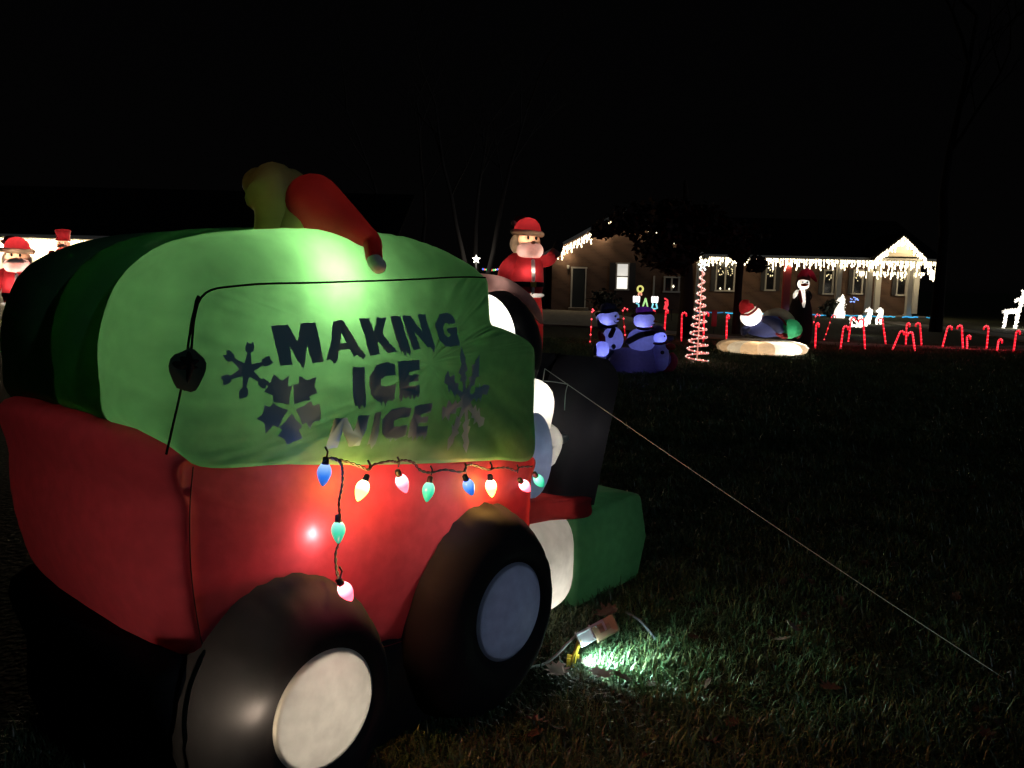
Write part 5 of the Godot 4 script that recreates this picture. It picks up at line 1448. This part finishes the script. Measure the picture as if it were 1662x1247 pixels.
func sign_row() -> void:
	var z := -34.0
	var c: Vector2 = Vector2(5.845, 0.772)
	var o := thing("rope_light_sign", "row of small rope light figures in white green blue and red", "light sculpture", Vector3(c.x, 0, z))
	var h := c.y
	part("frame", boxes([[Vector3(0.0, h - 0.3, -0.02), Vector3(1.75, 0.03, 0.03)], [Vector3(-0.8, (h - 0.3) / 2, -0.02), Vector3(0.03, h - 0.3, 0.03)], [Vector3(0.8, (h - 0.3) / 2, -0.02), Vector3(0.03, h - 0.3, 0.03)]]), M.wire, o)
	var white := glow(1.0, 0.88, 0.84, 1.6)
	var teal := glow(0.25, 0.75, 0.9, 0.9)
	var green := glow(0.45, 0.8, 0.30, 0.9)
	var red := glow(1.0, 0.05, 0.07, 1.1)
	var f := func(pts: Array, m: Material, r: float):
		var v := []
		for q in pts:
			v.append(Vector3(q[0], h + q[1], 0))
		part("rope_light", tube(v, [r], 6, true), m, o)
	for x in [-0.70, 0.07]:
		f.call([[x - 0.10, 0.18], [x - 0.09, 0.0]], white, 0.055)
		f.call([[x, 0.18], [x + 0.0, 0.02]], white, 0.055)
		f.call([[x + 0.10, 0.18], [x + 0.09, 0.0]], white, 0.055)
	f.call([[-0.69, -0.08], [-0.60, -0.12], [-0.58, -0.26]], teal, 0.032)
	f.call([[-0.32, 0.12], [-0.44, -0.28], [-0.20, -0.28], [-0.32, 0.12]], green, 0.038)
	f.call([[0.0, -0.1], [-0.04, -0.26], [0.08, -0.30], [0.19, -0.26], [0.14, -0.1]], teal, 0.036)
	f.call([[0.50, 0.14], [0.60, 0.08], [0.62, -0.12], [0.56, -0.26], [0.50, -0.28]], red, 0.04)
	f.call([[0.52, 0.0], [0.54, -0.1], [0.50, -0.22]], red, 0.035)
	var ring := []
	for i in 13:
		var a := TAU * i / 12
		ring.append([-0.56 + 0.115 * cos(a), 0.52 + 0.125 * sin(a)])
	f.call(ring, glow(0.85, 0.8, 0.22, 0.9), 0.04)
	f.call([[-0.60, 0.38], [-0.62, 0.28]], glow(1.0, 0.4, 0.25, 1.0), 0.035)
	f.call([[-0.52, 0.38], [-0.50, 0.28]], glow(1.0, 0.4, 0.25, 1.0), 0.035)
	lamp(o, Vector3(0, h, 0.3), WHITE, 0.05, 0.1)
	var board := thing("red_board", "upright dull red board standing in the grass right of the spiral tree", "board", Vector3(6.462, 0.003, -26.000) * Vector3(1, 0, 1))
	part("panel", rbox(Vector3(0.17, 0.52, 0.03), 0.006), mat(0.28, 0.015, 0.03, 0.6), board, Vector3(0, 0.22, 0))
	part("stake", boxes([[Vector3(0, 0.12, 0), Vector3(0.03, 0.24, 0.02)]]), M.wire, board)
	lamp(board, Vector3(0.1, 0.5, 0.6), Color(1, 0.3, 0.25), 0.05, 0.05)

func spiral_tree() -> void:
	var o := thing("spiral_light_tree", "tall spiral tree of pink white rope light round a thin pole", "light sculpture", Vector3(3.752, 0.000, -16.328))
	o.rotation.z = deg_to_rad(-0.6)
	var h := 1.88
	part("pole", tube([Vector3.ZERO, Vector3(0, h, 0)], [0.012], 8), glow(0.8, 0.42, 0.32, 0.45), o)
	part("base_ring", tube([Vector3(-0.2, 0.01, 0.05), Vector3(-0.06, 0.03, 0.12), Vector3(0.06, 0.03, 0.12), Vector3(0.24, 0.01, 0.05)], [0.014], 6), M.wire, o)
	var pts := []
	var at := []
	var pale := []
	for i in 221:
		var t := i / 220.0
		var a := TAU * 11.3 * t + 0.6
		var r := lerpf(0.235, 0.03, pow(t, 0.9))
		pts.append(Vector3(cos(a) * r, 0.04 + (h - 0.08) * t, sin(a) * r))
		if i % 2 == 0:
			(at if i % 4 else pale).append(pts[-1] + Vector3(0, 0.004, 0))
	part("spiral_tube_light", tube(pts, [0.014], 6), glow(1.0, 0.30, 0.26, 0.7), o)
	part("light_bulbs", bulbs_mesh(at, 0.021, 1.1), glow(1.0, 0.48, 0.40, 2.2), o, Vector3.ZERO, "stuff")
	part("light_bulbs", bulbs_mesh(pale, 0.021, 1.1), glow(0.85, 1.0, 0.85, 1.4), o, Vector3.ZERO, "stuff")
	var star := []
	for k in 5:
		var a := PI / 2 + TAU * k / 5
		star.append(Vector3(cos(a) * 0.085, h + 0.06 + sin(a) * 0.085, 0))
		star.append(Vector3(cos(a) * 0.04, h + 0.06 + sin(a) * 0.04, 0))
	part("star_light", bulbs_mesh(star, 0.024, 1.0), glow(0.9, 1.0, 0.95, 2.4), o)
	for y in [0.12, 0.7, 1.3]:
		lamp(o, Vector3(0.0, y, 0.26), Color(1.0, 0.62, 0.5), 0.03, 0.03)

# ---------------------------------------------------------------- candy canes
func candy_cane(label: String, top: Vector3, foot: Vector3, hook: int, sparse: bool) -> void:
	var o := thing("candy_cane_light", label, "candy cane", Vector3(foot.x, 0, foot.z), 0.0, "red lit candy canes staked in the lawn")
	var h := top.y
	var dx := top.x - foot.x
	var r := 0.062
	var yaw := Vector3(hook, 0, 0) if hook != 0 else Vector3(0.25, 0, 0.9)
	var pts := [Vector3(0, 0, 0), Vector3(dx * 0.33, (h - r) * 0.33, 0), Vector3(dx * 0.66, (h - r) * 0.66, 0), Vector3(dx, h - r, 0)]
	var straight := spline(pts, 4)
	var c := Vector3(dx, h - r, 0) + yaw * r
	for i in range(1, 9):
		var a := PI - PI * 1.08 * i / 8
		straight.append(c + yaw * cos(a) * r + Vector3(0, sin(a) * r, 0))
	if not sparse:
		part("cane_tube_light", tube(straight, [0.022], 7, true), glow(0.9, 0.010, 0.03, rng.randf_range(0.6, 1.0)), o)
	else:
		part("cane_tube", tube(straight, [0.014], 7, true), mat(0.4, 0.02, 0.03, 0.4), o)
	var at := []
	for i in range(0, straight.size() - 1, 3 if sparse else 2):
		at.append(straight[i] + Vector3(0, 0.012, 0.012))
	part("light_bulbs", bulbs_mesh(at, 0.024 if sparse else 0.0235, 1.2), glow(1.0, 0.07, 0.09, rng.randf_range(1.8, 3.4)), o, Vector3.ZERO, "stuff")
	lamp(o, Vector3(dx * 0.4, h * 0.4, 0.1), Color(1.0, 0.04, 0.07), 0.03, 0.03)

func candy_canes() -> void:
	var list := [
		["sparsely dotted red candy cane left of the snowman in the black hat", Vector3(2.036, 0.846, -21.000), Vector3(2.016, 0.044, -21.000), 0, true],
		["sparsely dotted red candy cane between the two big snowmen", Vector3(2.835, 0.896, -21.000), Vector3(2.949, 0.065, -21.000), 1, true],
		["red candy cane whose hook shows beside the right snowman's hat", Vector3(3.726, 0.829, -22.000), Vector3(3.778, 0.025, -22.000), 1, false],
		["straight looking red candy cane just right of the right snowman", Vector3(3.955, 0.889, -21.000), Vector3(3.930, 0.055, -21.000), 0, false],
		["red candy cane hooked to the right, left of the spiral tree", Vector3(4.583, 0.782, -22.000), Vector3(4.601, 0.077, -22.000), 1, false],
		["red candy cane half hidden by the spiral tree", Vector3(5.186, 0.796, -22.000), Vector3(5.207, 0.091, -22.000), 1, false],
		["upright red candy cane left of the lying figure's red cap", Vector3(5.678, 0.762, -21.500), Vector3(5.703, 0.040, -21.500), 0, false],
		["dotted leaning candy cane at the floe's right end", Vector3(8.968, 0.743, -24.000), Vector3(8.795, 0.079, -24.000), 1, true],
		["bright upright candy cane touching the floe's right rim", Vector3(7.691, 0.650, -20.500), Vector3(7.707, -0.009, -20.500), 0, false],
		["dotted leaning candy cane second from the floe's right end", Vector3(9.444, 0.735, -24.000), Vector3(9.273, 0.072, -24.000), 1, true],
		["bright leaning candy cane left of the lit sleigh", Vector3(8.385, 0.587, -20.500), Vector3(8.353, -0.026, -20.500), 1, false],
		["leaning red candy cane crossing the lit sleigh's left end", Vector3(9.825, 0.695, -23.500), Vector3(9.787, 0.030, -23.500), 1, false],
		["tall red candy cane at the lit sleigh's right end", Vector3(9.015, 0.774, -20.800), Vector3(9.109, -0.003, -20.800), -1, false],
		["red candy cane below the right small lit animal", Vector3(10.282, 0.736, -22.500), Vector3(10.426, 0.034, -22.500), -1, false],
		["leaning red candy cane, first of the four crossed below the porch corner", Vector3(9.817, 0.495, -20.500), Vector3(9.673, -0.027, -20.500), 1, false],
		["upright red candy cane at the back of the four crossed below the porch corner", Vector3(10.718, 0.636, -22.000), Vector3(10.741, -0.020, -22.000), 0, false],
		["short hooked candy cane in front of the four crossed below the porch corner", Vector3(10.164, 0.471, -20.500), Vector3(10.253, -0.014, -20.500), -1, false],
		["tall hooked candy cane at the right of the four crossed below the porch corner", Vector3(11.087, 0.644, -22.000), Vector3(11.178, -0.010, -22.000), -1, false],
		["lone leaning red candy cane hooked to the right beyond the crossed four", Vector3(11.562, 0.601, -21.500), Vector3(11.471, -0.010, -21.500), 1, false],
		["red candy cane with a shorter one at its side", Vector3(11.787, 0.640, -21.200), Vector3(11.865, -0.008, -21.200), -1, false],
		["shorter red candy cane beside its taller neighbour", Vector3(11.941, 0.384, -21.200), Vector3(11.978, -0.005, -21.200), 0, false],
		["red candy cane hooked to the left, right of the paired canes", Vector3(12.542, 0.635, -21.300), Vector3(12.541, -0.018, -21.300), -1, false],
		["short stub of a red candy cane before the reindeer", Vector3(12.655, 0.318, -21.000), Vector3(12.642, -0.037, -21.000), 0, false],
		["slightly leaning red candy cane in front of the reindeer", Vector3(13.096, 0.553, -21.000), Vector3(13.078, -0.043, -21.000), 0, false],
		["near red candy cane cut by the photo's right edge", Vector3(10.545, -0.092, -16.500), Vector3(10.553, -0.528, -16.500), 0, false]]
	for e in list:
		candy_cane(e[0], e[1], e[2], e[3], e[4])

# ---------------------------------------------------------------- fallen leaves
func fallen_leaves() -> void:
	var outline := [[0.0, -0.5], [0.08, -0.36], [0.26, -0.40], [0.20, -0.22], [0.42, -0.12], [0.24, 0.0], [0.40, 0.20], [0.18, 0.20], [0.20, 0.40], [0.06, 0.34], [0.0, 0.54], [-0.08, 0.34], [-0.24, 0.38], [-0.16, 0.16], [-0.40, 0.16], [-0.22, -0.02], [-0.38, -0.16], [-0.16, -0.22], [-0.24, -0.38], [-0.06, -0.36]]
	var shapes := []
	for v in 3:
		var st := SurfaceTool.new()
		st.begin(Mesh.PRIMITIVE_TRIANGLES)
		st.set_smooth_group(-1)
		var pk := PackedVector2Array()
		for q in outline:
			pk.append(Vector2(q[0], q[1]) * rng.randf_range(0.9, 1.1))
		var t := Geometry2D.triangulate_polygon(pk)
		for i in range(0, t.size(), 3):
			var w := []
			for k in 3:
				var q := pk[t[i + k]]
				w.append(Vector3(q.x, 0.5 * q.x * q.x * (v + 0.6) + 0.25 * q.y * q.y, q.y))
			tri(st, w[0], w[1], w[2])
		shapes.append(done(st))
	var tones := [mat(0.10, 0.062, 0.048, 0.8, 0.3), mat(0.22, 0.16, 0.135, 0.8, 0.3), mat(0.06, 0.034, 0.028, 0.8, 0.3)]
	var list := [
		[Vector3(0.109, 0.000, -2.672), 0.11, 1, "curled pale brown oak leaf in the grass below the front wheel"],
		[Vector3(0.183, 0.000, -2.625), 0.10, 0, "brown oak leaf touching the curled pale one below the front wheel"],
		[Vector3(0.107, 0.000, -2.596), 0.10, 2, "dark oak leaf tucked under the curled pale one below the front wheel"],
		[Vector3(0.105, 0.000, -3.091), 0.13, 0, "upright brown oak leaf against the front tyre"],
		[Vector3(0.210, 0.000, -3.055), 0.14, 1, "long brown oak leaf between the tyre and the floodlight stake"],
		[Vector3(0.381, 0.000, -3.033), 0.12, 0, "reddish oak leaf at the lower rim of the lit grass"],
		[Vector3(0.464, 0.000, -3.008), 0.10, 2, "dark red oak leaf right of the lit patch's lower rim"],
		[Vector3(1.306, 0.000, -3.516), 0.11, 1, "grey brown oak leaf alone in the middle of the right lawn"],
		[Vector3(1.219, 0.000, -3.388), 0.09, 1, "smaller grey leaf beside the lone leaf on the right lawn"],
		[Vector3(1.264, 0.000, -2.963), 0.10, 0, "dull brown leaf half sunk in the grass at lower right"],
		[Vector3(0.699, 0.000, -2.561), 0.11, 2, "dark leaf at the bottom edge of the lawn"],
		[Vector3(0.474, 0.000, -3.632), 0.12, 2, "dark red leaf in the shade behind the floodlight bracket"],
		[Vector3(3.296, 0.000, -6.052), 0.16, 1, "pale leaf standing far out on the dark lawn"]]
	for e in list:
		var o := part("fallen_leaf", shapes[rng.randi() % 3], tones[e[2]], self, e[0] + Vector3(0, 0.048, 0))
		o.basis = Basis.from_euler(Vector3(rng.randf_range(-0.5, 0.5), rng.randf() * TAU, rng.randf_range(-0.5, 0.5))).scaled(Vector3.ONE * e[1])
		tag(o, e[3], "leaf", "fallen oak leaves")
	var mm := MultiMesh.new()
	mm.transform_format = MultiMesh.TRANSFORM_3D
	mm.mesh = shapes[1]
	mm.instance_count = 240
	for i in 240:
		var z := -2.2 - rng.randf() * 9.0
		var x := rng.randf_range(-0.3, 0.5 - z * 0.7)
		mm.set_instance_transform(i, Transform3D(Basis.from_euler(Vector3(rng.randf_range(-0.6, 0.6), rng.randf() * TAU, rng.randf_range(-0.6, 0.6))).scaled(Vector3.ONE * rng.randf_range(0.03, 0.08)), Vector3(x, 0.022, z)))
	var litter := MultiMeshInstance3D.new()
	litter.name = "leaf_litter"
	litter.multimesh = mm
	litter.material_override = tones[2]
	add_child(litter, true)
	tag(litter, "scattered scraps of dead leaf caught in the lawn", "leaves")
	litter.set_meta("kind", "stuff")
